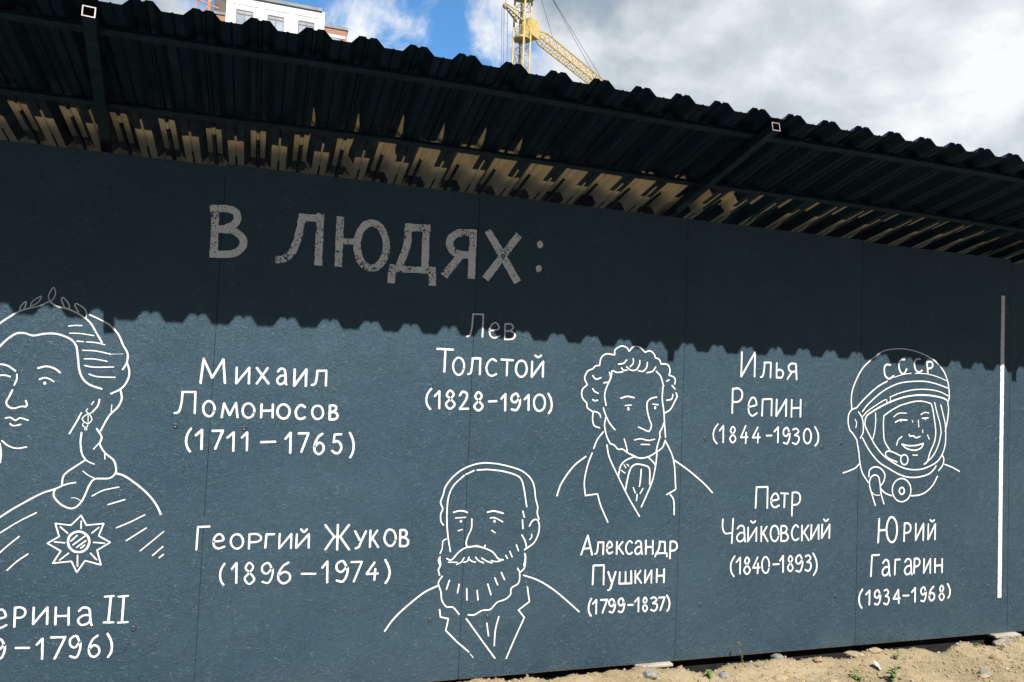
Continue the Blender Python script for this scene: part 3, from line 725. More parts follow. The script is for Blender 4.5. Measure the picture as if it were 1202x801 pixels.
   (10.3,'s',[2390,1558,2406,1567]),
   (10.3,'s',[2433,1486,2427,1460,2394,1451])]),
  ('face', [(9.8,'s',[2047,1602,2042,1563,2018,1509,2009,1463,2020,1411]),
   (10.2,'s',[2322,1612,2351,1584,2372,1530]),
   (10.2,'s',[2368,1526,2366,1458,2378,1392,2385,1325,2395,1242]),
   (9.8,'s',[2004,1398,2014,1370,2043,1317,2079,1279]),
   (9.8,'s',[2020,1345,2015,1300,2030,1244,2052,1203]),
   (9.7,'s',[1990,1345,1980,1366,1947,1374,1942,1331,1954,1299,1986,1288]),
   (10.9,'s',[2108,1453,2146,1465,2190,1459]),
   (8.0,'s',[2135,1414,2174,1418]),
   (10.1,'s',[2330,1467,2295,1458,2272,1435,2274,1389,2290,1339,2303,1307,2288,1275,2255,1285,2222,1297]),
   (9.1,'s',[2307,1427,2341,1424]),
   (9.1,'s',[2200,1225,2238,1232,2285,1224,2327,1231]),
   (9.1,'s',[2242,1201,2295,1201]),
   (9.9,'s',[2052,1204,2080,1193,2103,1172,2130,1173,2163,1153,2210,1133]),
   (8.9,'s',[2137,1230,2151,1193,2160,1157]),
   (10.1,'s',[2380,1322,2372,1296,2358,1271,2359,1242,2347,1204,2339,1163]),
   (10.1,'s',[2210,1130,2252,1125,2298,1136,2339,1159,2376,1184,2393,1222])]),
  ('pupil', [(15.6,'l',[2156,1402,2157,1391])]),
  ('pupil', [(15.9,'l',[2323,1411,2323,1403])]),
  ('clothing', [(9.7,'s',[2009,1267,1975,1224,1955,1175]),
   (9.6,'s',[1947,1151,1923,1086,1907,998,1915,924]),
   (9.7,'l',[1915,921,1987,929]),
   (9.7,'s',[1987,929,2012,860,2056,775]),
   (10.9,'s',[1910,1132,1840,1078,1775,990,1750,921]),
   (9.8,'s',[2033,1196,2051,1127,2109,1022,2177,907,2247,804]),
   (9.9,'s',[2210,1135,2151,1112,2120,1079,2109,1022]),
   (6.9,'s',[2141,1089,2153,1071]),
   (6.9,'s',[2158,1091,2171,1081]),
   (6.9,'s',[2124,1058,2149,1042]),
   (11.0,'s',[2155,948,2168,1022,2185,1071,2216,1091,2272,1084,2300,1063,2304,980]),
   (10.0,'s',[2249,1063,2247,1013,2241,968]),
   (8.9,'s',[2203,963,2217,933]),
   (9.0,'s',[2263,957,2247,929]),
   (8.9,'s',[2229,925,2226,890]),
   (10.1,'s',[2289,1131,2322,1104,2335,1088]),
   (10.1,'s',[2344,1154,2337,1080,2317,989,2257,855]),
   (10.2,'s',[2393,1226,2439,1147,2458,1080,2470,955]),
   (10.2,'l',[2470,951,2414,922]),
   (10.2,'s',[2437,923,2460,888,2465,809]),
   (10.4,'s',[2457,1114,2547,1060,2647,988,2711,931])]),
 ]),
 ('painted_portrait', 'white line portrait of a bald man with moustache and full beard at the bottom', [
  ('hair', [(9.4,'s',[1135,778,1121,799,1119,835,1128,860,1115,892,1126,928,1139,975,1181,1028,1239,1068,1314,1091,1391,1091,1477,1075,1549,1051,1599,1010,1620,965,1629,909,1643,864,1642,831,1653,799]),
   (9.2,'s',[1178,643,1162,720,1153,792,1151,878,1159,935,1183,982,1233,1029]),
   (9.4,'s',[1241,1034,1285,1054]),
   (9.5,'s',[1300,1056,1354,1060]),
   (9.7,'s',[1357,1060,1439,1051,1510,1032,1543,1010,1561,962,1581,865]),
   (9.7,'s',[1561,842,1570,810]),
   (9.7,'s',[1560,797,1565,751]),
   (9.7,'s',[1561,718,1581,684,1589,650,1578,640]),
   (7.8,'s',[1155,708,1137,696,1135,660,1125,635])]),
  ('face', [(9.8,'s',[1601,763,1616,790,1640,797,1655,775,1655,730,1633,679,1591,647]),
   (7.8,'s',[1615,721,1616,705,1605,692]),
   (10.2,'s',[1186,841,1212,848,1242,846,1259,839]),
   (10.4,'s',[1366,839,1402,845,1453,832]),
   (7.5,'s',[1197,812,1251,815]),
   (8.5,'s',[1383,809,1407,810,1453,788]),
   (7.4,'s',[1213,747,1237,754]),
   (7.6,'s',[1393,746,1413,733]),
   (9.3,'s',[1284,806,1284,760,1267,717,1259,682,1273,663,1318,668,1353,657,1362,670])]),
  ('pupil', [(19.1,'l',[1226,795,1227,795])]),
  ('pupil', [(19.6,'l',[1406,792,1407,792])]),
  ('beard', [(9.4,'s',[1161,609,1186,601,1222,639,1258,660,1303,666,1353,657,1404,634,1436,599,1464,592]),
   (7.4,'s',[1170,590,1217,588]),
   (8.3,'s',[1213,577,1239,589,1252,610]),
   (8.4,'s',[1250,587,1269,591,1278,613]),
   (8.4,'s',[1278,602,1295,590,1314,586]),
   (8.4,'s',[1313,611,1329,593,1358,580]),
   (8.5,'s',[1346,605,1375,588,1404,578]),
   (8.5,'s',[1398,590,1429,584,1464,593]),
   (8.6,'s',[1476,615,1487,598]),
   (8.6,'s',[1497,635,1512,605]),
   (8.7,'s',[1532,668,1546,635]),
   (9.1,'s',[1126,618,1118,600,1128,573]),
   (9.7,'s',[1580,621,1585,599,1579,559]),
   (9.1,'s',[1123,615,1130,577,1120,555,1128,526]),
   (9.1,'s',[1142,521,1123,488,1138,443,1146,399,1172,366,1205,362,1239,325]),
   (9.6,'s',[1583,620,1587,592,1582,547,1562,526]),
   (9.5,'s',[1544,546,1557,520,1553,470,1515,444,1511,412,1483,388,1440,375,1404,341,1361,338,1319,318,1286,320]),
   (9.2,'l',[1180,499,1166,453]),
   (9.2,'l',[1232,477,1225,433]),
   (9.3,'l',[1273,453,1277,395]),
   (9.4,'l',[1329,441,1336,392]),
   (9.4,'l',[1385,471,1405,415]),
   (9.5,'l',[1422,501,1439,464]),
   (9.5,'l',[1456,527,1476,489])]),
  ('clothing', [(10.7,'s',[1118,473,1045,439,950,365,900,316,863,264]),
   (9.8,'s',[1579,508,1661,479,1754,424,1849,349,1905,301]),
   (9.2,'l',[1136,355,1142,317,1184,306,1173,248,1231,190,1300,132]),
   (4.6,'l',[1307,122,1324,101]),
   (9.4,'l',[1278,301,1363,190,1441,90]),
   (8.9,'s',[1389,272,1401,206]),
   (9.4,'s',[1453,302,1437,235,1434,154]),
   (9.6,'l',[1603,447,1618,370,1559,329,1593,289]),
   (9.6,'s',[1593,289,1546,187,1502,84])]),
 ]),
 ('painted_portrait', 'white line portrait of a smiling man in a space helmet at the right', [
  ('helmet', [(10.6,'s',[3688,1439,3684,1509,3700,1580,3759,1685,3832,1752]),
   (8.3,'s',[3832,1752,3921,1807,4011,1827,4103,1831,4196,1819,4271,1799]),
   (11.4,'s',[4271,1799,4347,1766,4415,1710,4450,1652,4465,1601,4470,1535,4458,1501]),
   (11.3,'s',[4458,1501,4466,1453,4455,1372,4440,1313]),
   (10.8,'s',[3725,1447,3785,1505,3881,1580,3961,1621]),
   (6.6,'s',[4010,1646,4078,1666,4152,1679]),
   (6.8,'s',[4184,1680,4273,1680,4359,1667,4445,1643]),
   (9.9,'s',[3770,1424,3813,1471,3909,1545,3998,1591,4089,1618,4227,1631,4331,1624,4466,1594]),
   (8.1,'s',[3770,1392,3822,1436,3946,1503,3960,1482]),
   (8.1,'l',[3991,1487,3984,1522,3990,1525]),
   (9.0,'s',[3984,1522,4063,1550,4173,1574,4294,1580,4389,1569,4462,1544]),
   (13.2,'s',[3793,1378,3814,1407,3911,1459,4018,1502,4127,1531,4239,1543,4342,1540,4428,1526,4457,1512]),
   (10.5,'s',[3723,1446,3688,1434,3665,1403,3662,1354,3677,1306,3694,1293,3726,1255]),
   (10.6,'s',[3739,1423,3768,1385,3778,1343,3779,1308,3773,1284,3756,1259]),
   (7.4,'s',[3714,1376,3726,1352,3721,1324]),
   (11.0,'s',[3793,1378,3791,1343,3808,1309,3835,1270,3881,1208,3945,1151,4027,1106,4100,1078,4174,1067,4248,1071,4323,1093,4379,1122,4416,1167,4439,1222,4444,1295,4439,1361]),
   (9.1,'s',[3872,1419,3875,1373,3870,1309,3856,1257]),
   (10.8,'s',[3998,1180,3952,1237,3940,1286,3936,1360,3939,1403]),
   (10.9,'l',[3939,1403,4001,1441,4073,1474]),
   (10.0,'s',[4078,1475,4184,1500,4258,1502,4320,1490]),
   (11.2,'s',[4320,1490,4337,1442,4355,1355,4361,1311,4353,1250,4316,1176,4294,1118,4269,1102]),
   (10.1,'s',[4348,1499,4368,1436,4393,1371,4406,1312,4404,1295,4382,1221,4340,1155,4271,1102]),
   (10.2,'s',[4400,1485,4421,1423,4441,1357])]),
  ('helmet_lettering', [(14.6,'s',[3983,1725,3950,1724,3935,1700,3942,1657,3974,1637,4010,1656]),
   (14.8,'s',[4095,1764,4063,1758,4050,1727,4064,1684,4092,1673,4114,1704]),
   (15.0,'s',[4223,1773,4192,1770,4176,1740,4189,1700,4217,1689,4240,1701]),
   (15.1,'l',[4279,1759,4287,1683]),
   (15.2,'s',[4279,1757,4314,1759,4327,1739,4315,1720,4284,1715])]),
  ('face', [(8.7,'s',[4016,1398,4056,1421,4116,1424]),
   (8.9,'s',[4235,1418,4269,1433,4300,1429]),
   (12.0,'s',[4030,1364,4066,1379,4123,1380]),
   (10.1,'s',[4246,1394,4296,1398]),
   (7.7,'s',[4165,1380,4171,1366]),
   (8.9,'s',[4217,1381,4221,1338]),
   (8.9,'s',[4253,1320,4255,1303]),
   (11.0,'s',[4142,1290,4151,1279,4179,1280,4202,1269,4233,1279]),
   (9.8,'s',[4085,1275,4056,1253,4043,1220]),
   (8.9,'s',[4293,1289,4308,1262]),
   (11.0,'s',[4085,1227,4143,1218,4208,1222,4261,1235]),
   (11.0,'s',[4085,1227,4125,1200,4190,1190,4241,1205,4261,1234]),
   (8.8,'s',[4174,1159,4214,1159])]),
  ('pupil', [(17.8,'l',[4075,1374,4076,1374])]),
  ('pupil', [(14.9,'l',[4271,1390,4272,1390])]),
  ('microphone', [(10.8,'s',[4049,1115,3990,1134,3958,1155,3962,1177,3998,1181,4080,1153]),
   (10.9,'s',[4135,1120,4127,1106,4114,1099,4099,1099,4086,1108,4078,1122,4078,1138,4086,1152,4099,1160,4115,1160,4128,1151,4135,1137,4135,1120])]),
  ('suit_collar', [(10.9,'s',[3774,1262,3828,1186,3901,1116,3983,1074,4065,1038,4138,1020,4221,1020,4305,1039,4351,1071,4367,1093]),
   (11.3,'s',[4414,1164,4431,1137,4422,1097,4389,1062]),
   (10.5,'s',[3730,1251,3747,1178,3758,1108,3779,1045,3826,987]),
   (10.5,'s',[3756,1104,3717,1073,3631,1045]),
   (10.2,'l',[4438,1102,4504,1083,4564,1057]),
   (10.7,'s',[3830,1022,3836,1063,3875,1083,3920,1074,3954,1038,3948,996,3927,968]),
   (10.7,'s',[3885,845,3857,912,3836,975,3846,1017,3872,1032,3903,1024,3917,982,3928,918,3952,854]),
   (6.4,'s',[3857,926,3879,910,3919,908]),
   (10.7,'s',[3927,946,3959,921,4011,903]),
   (10.8,'s',[4162,916,4148,891,4126,874,4098,866,4069,869,4043,883,4025,905,4016,932,4018,960,4031,985,4054,1003,4081,1011,4110,1008,4136,994,4155,972,4164,945,4162,916]),
   (13.0,'s',[4111,927,4106,918,4097,913,4086,913,4077,919,4072,929,4072,940,4078,949,4087,954,4097,954,4106,948,4111,938,4111,927]),
   (11.1,'s',[4167,902,4233,907,4288,926,4344,970,4381,1026])]),
 ]),
 ('painted_line', 'long straight vertical white stripe at the right end of the lettering', [
  ('stripe', [(32.8,'l',[4931,2220,4928,1247,4926,243])]),
 ]),
]
# ------------------------------------------------------------------ ground: one sheet to the horizon
def steps(a, b, d): n = max(1, round((b-a)/d)); return [a+(b-a)*i/n for i in range(n)]
gx = steps(-400, -40, 60)+steps(-40, -4, 4)+steps(-4, 1.2, .2)+steps(1.2, 6.6, .018)+steps(6.6, 14, .4)+steps(14, 60, 5)+steps(60, 400, 40)+[400]
gy = steps(-300, -30, 40)+steps(-30, -4, 3)+steps(-4, -1, .15)+steps(-1, .12, .016)+steps(.12, 1.2, .09)+steps(1.2, 10, 1)+steps(10, 60, 6)+steps(60, 600, 40)+[600]
DIPS = [(1.70, .10, .03), (2.62, .12, .05), (3.62, .10, .05), (4.33, .11, .075), (4.78, .10, .05), (5.5, .2, .03)]   # scoured hollows under the boards
def ground_z(x, y):
    v = Vector((x*1.0, y*1.0, 0))
    z = -.060+.026*max(0, min(1, (3.2-x)/1.2))+.010*noise.noise(v*2.3)+.012*noise.noise(v*7.1)
    near = max(0, 1-abs(y+.35)/1.6)
    z += near*(.011*noise.fractal(v*17, .8, 2.1, 4)+.006*noise.noise(v*48)+.005*abs(noise.noise(v*31+Vector((5, 0, 0)))))
    rid = math.exp(-((y+.10)/.085)**2)                       # loose soil banked against the foot of the fence
    z += rid*(.041+.018*noise.noise(Vector((x*6.5, 3, 1)))+.010*noise.noise(Vector((x*19, 8, 1))))
    for c, w, d in DIPS: z -= d*math.exp(-((x-c)/w)**2)*math.exp(-((y-.0)/.13)**2)
    t = min(1, max(0, (y+.055)/.07)); z -= .10*t*t*(3-2*t)*(1 if y < .5 else max(0, 1-(y-.5)/2))
    z -= .05*min(1, max(0, (-y-.55)/1.2))                    # the bank falls away towards the path
    return z
gv = [(x, y, ground_z(x, y) if (-5 < x < 9 and -3 < y < 4) else -.11) for y in gy for x in gx]; nx = len(gx)
gf = [(j*nx+i, j*nx+i+1, (j+1)*nx+i+1, (j+1)*nx+i) for j in range(len(gy)-1) for i in range(nx-1)]
g = obj('ground', gv, gf, M_GROUND, smooth_=True); tag(g, 'dry sandy ground along the foot of the fence', 'ground', kind='structure')

# ------------------------------------------------------------------ fence
fence = thing('fence', 'long dark navy chipboard fence with white line portraits and lettering', 'fence', (0, 0, 0))
PW, FT = 1.25, 2.49
for i in range(-3, 8):
    a, b = i*PW, (i+1)*PW
    gap = .0009 if i not in (3,) else .0015
    dz = {-1: -.010, 0: .004, 1: .010, 2: .008, 3: -.002, 4: -.022, 5: -.030}.get(i, -.02)
    m = MB(); m.box((a+gap, 0, 0), (b-gap, .012, FT+dz))
    o = m.build('panel', M_WALL, fence); bevel(o, .0011, 2)
    e = MB(); e.box((a+gap+.003, .0015, -.0025), (b-gap-.003, .0118, .0005)); e.build('raw_edge', M_EDGE, o)
for i in range(-3, 9): MB().box((i*PW-.045, .0125, .01), (i*PW+.045, .05, 2.44)).build('stud', M_BEAM, fence)
for z in (.25, 1.25, 2.25): MB().box((-3.75, .0505, z-.03), (10, .0885, z+.03)).build('rail', M_BEAM, fence)
for x in (-3.3, -.55, 2.45, 5.06, 7.8): MB().box((x-.03, .0965, -.5), (x+.03, .156, 2.5)).build('post', M_TUBE, fence)
sb = MB(); sb.box((-3.75, .045, -.30), (10, .095, -.006)); sb.build('sill_beam', M_BEAM, fence)
for (x, z) in SCREWS:
    m = MB(); n = 10
    ring = [(math.cos(2*math.pi*k/n), math.sin(2*math.pi*k/n)) for k in range(n)]
    prof = [(.0125, .0002), (.0112, -.0030), (.0080, -.0044), (.0048, -.0012), (.0, -.0008)]
    for r, y in prof[:-1]: m.v += [(x+r*c, y, z+r*s) for c, s in ring]
    m.v.append((x, prof[-1][1], z))
    for q in range(len(prof)-2):
        for k in range(n): m.f.append((q*n+k, q*n+(k+1) % n, (q+1)*n+(k+1) % n, (q+1)*n+k))
    q = len(prof)-2; m.f += [(q*n+k, q*n+(k+1) % n, len(m.v)-1) for k in range(n)]
    m.build('screw', M_SCREW, fence, smooth_=True)
# ---- brush strokes: flat ribbons of paint lying on the boards
def catmull(p, step):
    q = [p[0]+(p[0]-p[1])]+p+[p[-1]+(p[-1]-p[-2])]
    if (p[0]-p[-1]).length < 1e-6 and len(p) > 3: q[0] = p[-2]; q[-1] = p[1]
    out = []
    for i in range(1, len(q)-2):
        a, b, c, d = q[i-1:i+3]; n = max(2, int((c-b).length/step))
        for k in range(n):
            t = k/n; out.append(.5*((2*b)+(c-a)*t+(2*a-5*b+4*c-d)*t*t+(3*b-a-3*c+d)*t**3))
    out.append(q[-2]); return out
def stroke(V, Fc, pts, w, y, closed, butt=False):
    n = len(pts); L = []; Rr = []; seed = random.random()*50; s = 0
    tot = sum((pts[i+1]-pts[i]).length for i in range(n-1)); r0 = w/2
    for i, p in enumerate(pts):
        if closed: t = (pts[(i+1) % (n-1)]-pts[(i-1) % (n-1)])
        else: t = pts[min(n-1, i+1)]-pts[max(0, i-1)]
        t = t.normalized() if t.length > 1e-9 else Vector((1, 0)); nn = Vector((-t.y, t.x))
        if i: s += (p-pts[i-1]).length
        k = 1+.17*noise.noise(Vector((s*55, seed, 0)))+.09*noise.noise(Vector((s*190, seed, 5)))
        k2 = 1+.17*noise.noise(Vector((s*55, seed, 9)))+.09*noise.noise(Vector((s*190, seed, 14)))
        L.append(p+nn*r0*k); Rr.append(p-nn*r0*k2)
    b = len(V)
    for a, c in zip(L, Rr): V.append((a.x, y, a.y)); V.append((c.x, y, c.y))
    for i in range(n-1): Fc.append((b+2*i, b+2*i+1, b+2*i+3, b+2*i+2))
    if not closed and not butt:
        for i, sg in ((0, -1), (n-1, 1)):
            t = (pts[1]-pts[0]) if i == 0 else (pts[-1]-pts[-2]); t = t.normalized()*sg
            A, B = (b+2*i, b+2*i+1); c = pts[i]; nn = Vector((-t.y, t.x)); k = len(V); ids = []
            rr = ((L[i]-c).length+(Rr[i]-c).length)/2*.95
            for a in (35, 62, 90, 118, 145):
                a = math.radians(a); v = c+(nn*math.cos(a)*sg+t*math.sin(a)*.85)*rr*(1+.06*random.uniform(-1, 1)); V.append((v.x, y, v.y)); ids.append(len(V)-1)
            Fc.append(tuple([A]+ids+[B]))
NS = [0]
def paint(name, strokes, m, parent):
    V, Fc = [], []; hd = m is M_WORN or name in ('painted_line', 'stripe')
    for wmm, kind, fl in strokes:
        w = wmm/1000.0*(1.0 if hd else .77); p = [Vector((fl[i]/1000.0, fl[i+1]/1000.0)) for i in range(0, len(fl), 2)]
        if kind == 's': runs = [catmull(p, .006)]
        else:
            runs = [[p[0]]]
            for i in range(1, len(p)):
                runs[-1].append(p[i])
                if i < len(p)-1 and (p[i]-p[i-1]).angle(p[i+1]-p[i], 0) > .8: runs.append([p[i]])
            rr = []
            for r in runs:
                q = []
                for a, b in zip(r, r[1:]):
                    n = max(1, int((b-a).length/.008)); q += [a.lerp(b, k/n) for k in range(n)]
                rr.append(q+[r[-1]])
            runs = rr
        for r in runs:
            NS[0] += 1; dotty = (r[0]-r[-1]).length < w*.5; butt = hd and not dotty
            if butt and (r[0]-r[-1]).length > w*1.2:         # a flat roller starts and stops square, half its width past the corner
                a, b = (r[0]-r[1]).normalized(), (r[-1]-r[-2]).normalized(); r = [r[0]+a*w*.46]+r+[r[-1]+b*w*.46]
            stroke(V, Fc, r, w, -(.0009+.00009*(NS[0] % 17)), (r[0]-r[-1]).length < 1e-6 and len(r) > 4, butt)
    me = bpy.data.meshes.new(name); me.from_pydata(V, [], Fc); me.materials.append(m)
    o = bpy.data.objects.new(name, me); link(o, parent); return o
for part, label, subs in PAINT:
    mm = M_WORN if part == 'painted_heading' else M_WHITE
    if len(subs) == 1: o = paint(part, subs[0][1], mm, fence)
    else:
        o = bpy.data.objects.new(part, None); link(o, fence)
        for sn, strokes in subs: paint(sn, strokes, mm, o)
    o['label'] = label

# ------------------------------------------------------------------ canopy
canopy = thing('canopy', 'dark navy corrugated steel canopy overhanging the top of the fence', 'canopy', (2, 0, 2.7))
def rz(y, d=0.0): return 2.805-.22*(y+.857)+d
def sag(x): return .004*math.sin(x*2.1)-.004*max(0, x-2.6)-.010*min(1, max(0, (.7-x)/.9))
SLOPE = math.atan(.22)
def cp(name, m, material, parent=canopy):
    return obj(name, [(v[0]-2, v[1], v[2]-2.7) for v in m.v], m.f, material, parent)
PITCH, HR = .2, .036
PROF = [('valley', -.036, 0, -.005, 0), ('stiff', -.005, 0, 0, .005), ('stiff', 0, .005, .005, 0), ('valley', .005, 0, .036, 0), ('webL', .036, 0, .066, HR),
        ('crest', .066, HR, .090, HR), ('groove', .090, HR, .096, HR-.008), ('groove', .096, HR-.008, .104, HR-.008), ('groove', .104, HR-.008, .110, HR), ('crest', .110, HR, .134, HR), ('webR', .134, HR, .164, 0)]
def ease(t): t = min(1, max(0, t)); return t*t*(3-2*t)
def bare(kind, side, x, y, rnd, right=False):
    """> 0 where the brush never reached the primer on the underside (metres to the paint edge)"""
    k = ease((x-.1)/1.1); far = .30*ease((x-2.3)/1.0)+.03*rnd[1]*(x > 1.5)
    iv = lambda a, b: min(y-a, b-y)
    if kind == 'valley': return iv(.015+.02*rnd[0]+(.10*ease((x-2.2)/.9)*(1+side) if right else .02*ease((x-2.2)/.9)), 9)
    if kind == 'stiff': return max(iv(-.07+.05*rnd[1], .16), -.02)
    if kind == 'crest':
        return max(iv(-.035-.14*k+.02*rnd[2], .215+.014*rnd[3]), iv(.305+.010*rnd[4], 9))-far
    if kind == 'groove': return max(iv(-.04-.1*k, .02), iv(.33, 9), -.02)
    if kind == 'webR':
        a = .25-.42*k
        v = iv(a+(.05*(1-k) if side else 0), .225-.02*k+(.02 if side else 0))
        if k < .5: v = max(v, iv(.25, 9))
        sp_ = ease((x-.1)/.4)*(1-ease((x-1.25)/.35))
        if side == 0: v = max(v, (iv(-.21-.16*sp_*(.75+.25*rnd[5]), .0) if sp_ > .1 else -.1)*.5)
        elif y < -.17: v = -.045
        return v-far
    if kind == 'webL':
        return iv(.26-.03*k, 9)-far
def sheet_rows():
    return steps(-.858, -.45, .06)+steps(-.45, .40, .012)+[.40, .55, .72]
X0 = 0.0                # valley phase (metres): valley centres at X0 + n * 0.2
for si in range(-4, 8):
    V, Fc, A = [], [], []
    rows = sheet_rows(); jut = random.uniform(-.006, .008); lift = .0022*(si % 2); tilt = random.uniform(-.002, .002)
    for rib in range(5):
        xb = X0+.036+si*1.0+rib*PITCH
        rnd = [random.uniform(-1, 1) for _ in range(6)]; wob = 0
        for kind, xa, ha, xc, hc in PROF+([(k_, a_+.2, b_, c_+.2, d_) for k_, a_, b_, c_, d_ in PROF[:9]] if rib == 4 else []):
            b = len(V)
            for r, y in enumerate(rows):
                yy = y-(jut if r == 0 else 0)
                for side, (x, h) in enumerate(((xa, ha), (xc, hc))):
                    X = xb+x;                     nz = h+lift+sag(X)+.0025*noise.noise(Vector((X*3, y*4, 0)))
                    V.append((X-2, yy+nz*math.sin(SLOPE), rz(yy)+nz*math.cos(SLOPE)-2.7)); A.append(bare(kind, side, X, y, rnd, xa > 0))
            for r in range(len(rows)-1): Fc.append((b+2*r, b+2*r+1, b+2*r+3, b+2*r+2))
    me = bpy.data.meshes.new('roof_sheet'); me.from_pydata(V, [], Fc); me.materials.append(M_SHEET)
    at = me.attributes.new('unpainted', 'FLOAT', 'POINT'); at.data.foreach_set('value', A)
    o = bpy.data.objects.new('roof_sheet', me); link(o, canopy)
for y, hh in ((-.715, .016), (-.20, .017), (.62, .016)):     # purlins: flat tubes under the sheets
    m = MB(); xs = steps(-4, 8, .4)+[8]; c, s = math.cos(SLOPE), math.sin(SLOPE); k = []
    for x in xs:
        for (dy, dz) in ((-.02, -.0012), (.02, -.0012), (.02, -hh), (-.02, -hh)):
            m.v.append((x, y+dy*c+dz*s, rz(y)-dy*s+dz*c+sag(x)))
    for i in range(len(xs)-1):
        for q in range(4): m.f.append((4*i+q, 4*i+(q+1) % 4, 4*i+4+(q+1) % 4, 4*i+4+q))
    m.f += [(3, 2, 1, 0), tuple(len(m.v)-4+q for q in range(4))]
    cp('purlin', m, M_TUBE)
RAFT = [(-3.15, -3.2), (-.43, -.52), (2.43, 2.45), (5.055, 5.06), (7.8, 7.8)]
for xt, xw in RAFT:
    y0, y1 = -.862, .70; h = .021; off = -.016-.0215
    p = Vector((xt, y0, rz(y0, off)+sag(xt)-.002)); q = Vector((xw+(xw-xt)*.8, y1, rz(y1, off)+sag(xw)))
    d = (q-p).normalized(); sx = d.cross(Vector((0, 0, 1))).normalized(); up = sx.cross(d)
    m = MB(); t = .003
    for e in (p, q):
        for r in (h, h-t):
            for a, b in ((-1, -1), (1, -1), (1, 1), (-1, 1)): m.v.append(tuple(e+sx*a*r+up*b*r))
    for k in range(4):
        j = (k+1) % 4
        m.f += [(k, j, 8+j, 8+k), (8+k, 8+j, 12+j, 12+k)]
    o = cp('rafter', m, M_TUBE)
    e = MB()
    for dd in (-.0012, .0):
        for r in (h+.0005, h-t-.0006):
            for a, b in ((-1, -1), (1, -1), (1, 1), (-1, 1)): e.v.append(tuple(p+d*dd+sx*a*r+up*b*r))
    for k in range(4):
        j = (k+1) % 4; e.f += [(k, j, 4+j, 4+k), (8+k, 12+k, 12+j, 8+j), (k, 8+k, 8+j, j), (4+k, 4+j, 12+j, 12+k)]
    r_ = obj('cut_end', [tuple(Vector(v)-Vector((2, 0, 2.7))) for v in e.v], e.f, M_CUT, o); r_.location = (0, 0, 0)
    i_ = MB()
    for e2 in (p+d*.003, p+d*.5):
        for a, b in ((-1, -1), (1, -1), (1, 1), (-1, 1)): i_.v.append(tuple(e2+(sx*a+up*b)*(h-t-.0006)-Vector((2, 0, 2.7))))
    for k in range(4): i_.f.append((k, (k+1) % 4, 4+(k+1) % 4, 4+k))
    i_.f.append((4, 5, 6, 7)); obj('tube_inside', i_.v, i_.f, M_TUBEIN, o)

# ------------------------------------------------------------------ far apartment building
B0 = Vector((-6.1, 90, 0))
bld = thing('apartment_building', 'white rendered apartment block with brick wings and a row of top-floor windows', 'building', tuple(B0))
def bp(name, m, material, parent=bld):
    off = B0 if parent is bld else B0
    o = obj(name, [tuple(Vector(v)-B0) for v in m.v], m.f, material, parent); return o
wall = MB(); wall.box((-6.06, 90, -.1), (5.2, 102, 45.25)); wo_ = bp('wall', wall, M_RENDER)
cap = MB(); cap.box((-6.2, 89.85, 45.253), (4.85, 102.1, 45.62)); bp('parapet_cap', cap, M_CAP)
for fl in range(3):
    for wx in (-4.93, -1.42, 2.12):
        z1 = 43.68-fl*3.0; z0 = z1-1.9; x0, x1 = wx, wx+1.92
        f = MB(); t = .1
        f.box((x0, 89.90, z0), (x0+t, 89.995, z1)); f.box((x1-t, 89.90, z0), (x1, 89.995, z1)); f.box((x0+t, 89.90, z1-t), (x1-t, 89.995, z1)); f.box((x0+t, 89.90, z0), (x1-t, 89.995, z0+t))
        f.box((x0+.91, 89.91, z0+t), (x0+1.02, 89.99, z1-t)); f.box((x0+t, 89.912, z1-.55), (x0+.91, 89.988, z1-.45)); f.box((x0+1.02, 89.912, z1-.55), (x1-t, 89.988, z1-.45))
        w = bp('window', f, M_FRAME); pn = MB(); pn.box((x0+.05, 89.94, z0+.05), (x1-.05, 89.97, z1-.05)); bp('pane', pn, M_GLASS, w)
        j = MB(); j.box((x0-.5, 89.965, z1+.62), (x1+.55, 89.997, z1+.72)); bp('facade_moulding', j, M_RENDER2)
wr = MB(); wr.box((5.25, 95, -.1), (8.35, 103, 45.7)); o = bp('brick_wing', wr, M_BRICK)
c2 = MB(); c2.box((5.2, 94.9, 45.703), (8.5, 103.1, 46.05)); bp('wing_cap', c2, M_CAP)
for z1 in (44.45, 41.4):
    f = MB(); f.box((6.1, 94.94, z1-1.3), (7.5, 94.99, z1)); w = bp('window', f, M_FRAME)
    pn = MB(); pn.box((6.2, 94.915, z1-1.22), (7.4, 94.938, z1-.08)); bp('pane', pn, M_GLASS, w)
    st = MB(); st.box((5.4, 94.95, z1+.05), (8.2, 94.994, z1+.45)); bp('lintel_band', st, M_RENDER2)
lw = MB(); lw.box((-9.55, 91, -.1), (-6.1, 101, 43.1)); bp('brick_wing', lw, M_BRICK)
lc = MB(); lc.box((-9.7, 90.9, 43.103), (-6.15, 91.6, 43.4)); bp('wing_cap', lc, M_CAP)
lo = MB(); lo.box((-7.5, 91.7, 43.41), (-6.15, 99, 46.6)); bp('stair_head', lo, M_DARKIN)
rl = MB(); rl.bar((-9.5, 91.3, 44.6), (-6.9, 91.2, 43.9), .09); rl.bar((-9.4, 91.3, 43.4), (-9.4, 91.3, 45.4), .08); rl.bar((-8.0, 91.3, 43.4), (-8.0, 91.3, 46.8), .22); rl.bar((-8.4, 91.3, 43.4), (-7.6, 91.3, 45.2), .09)
bp('safety_rail', rl, M_ORANGE)

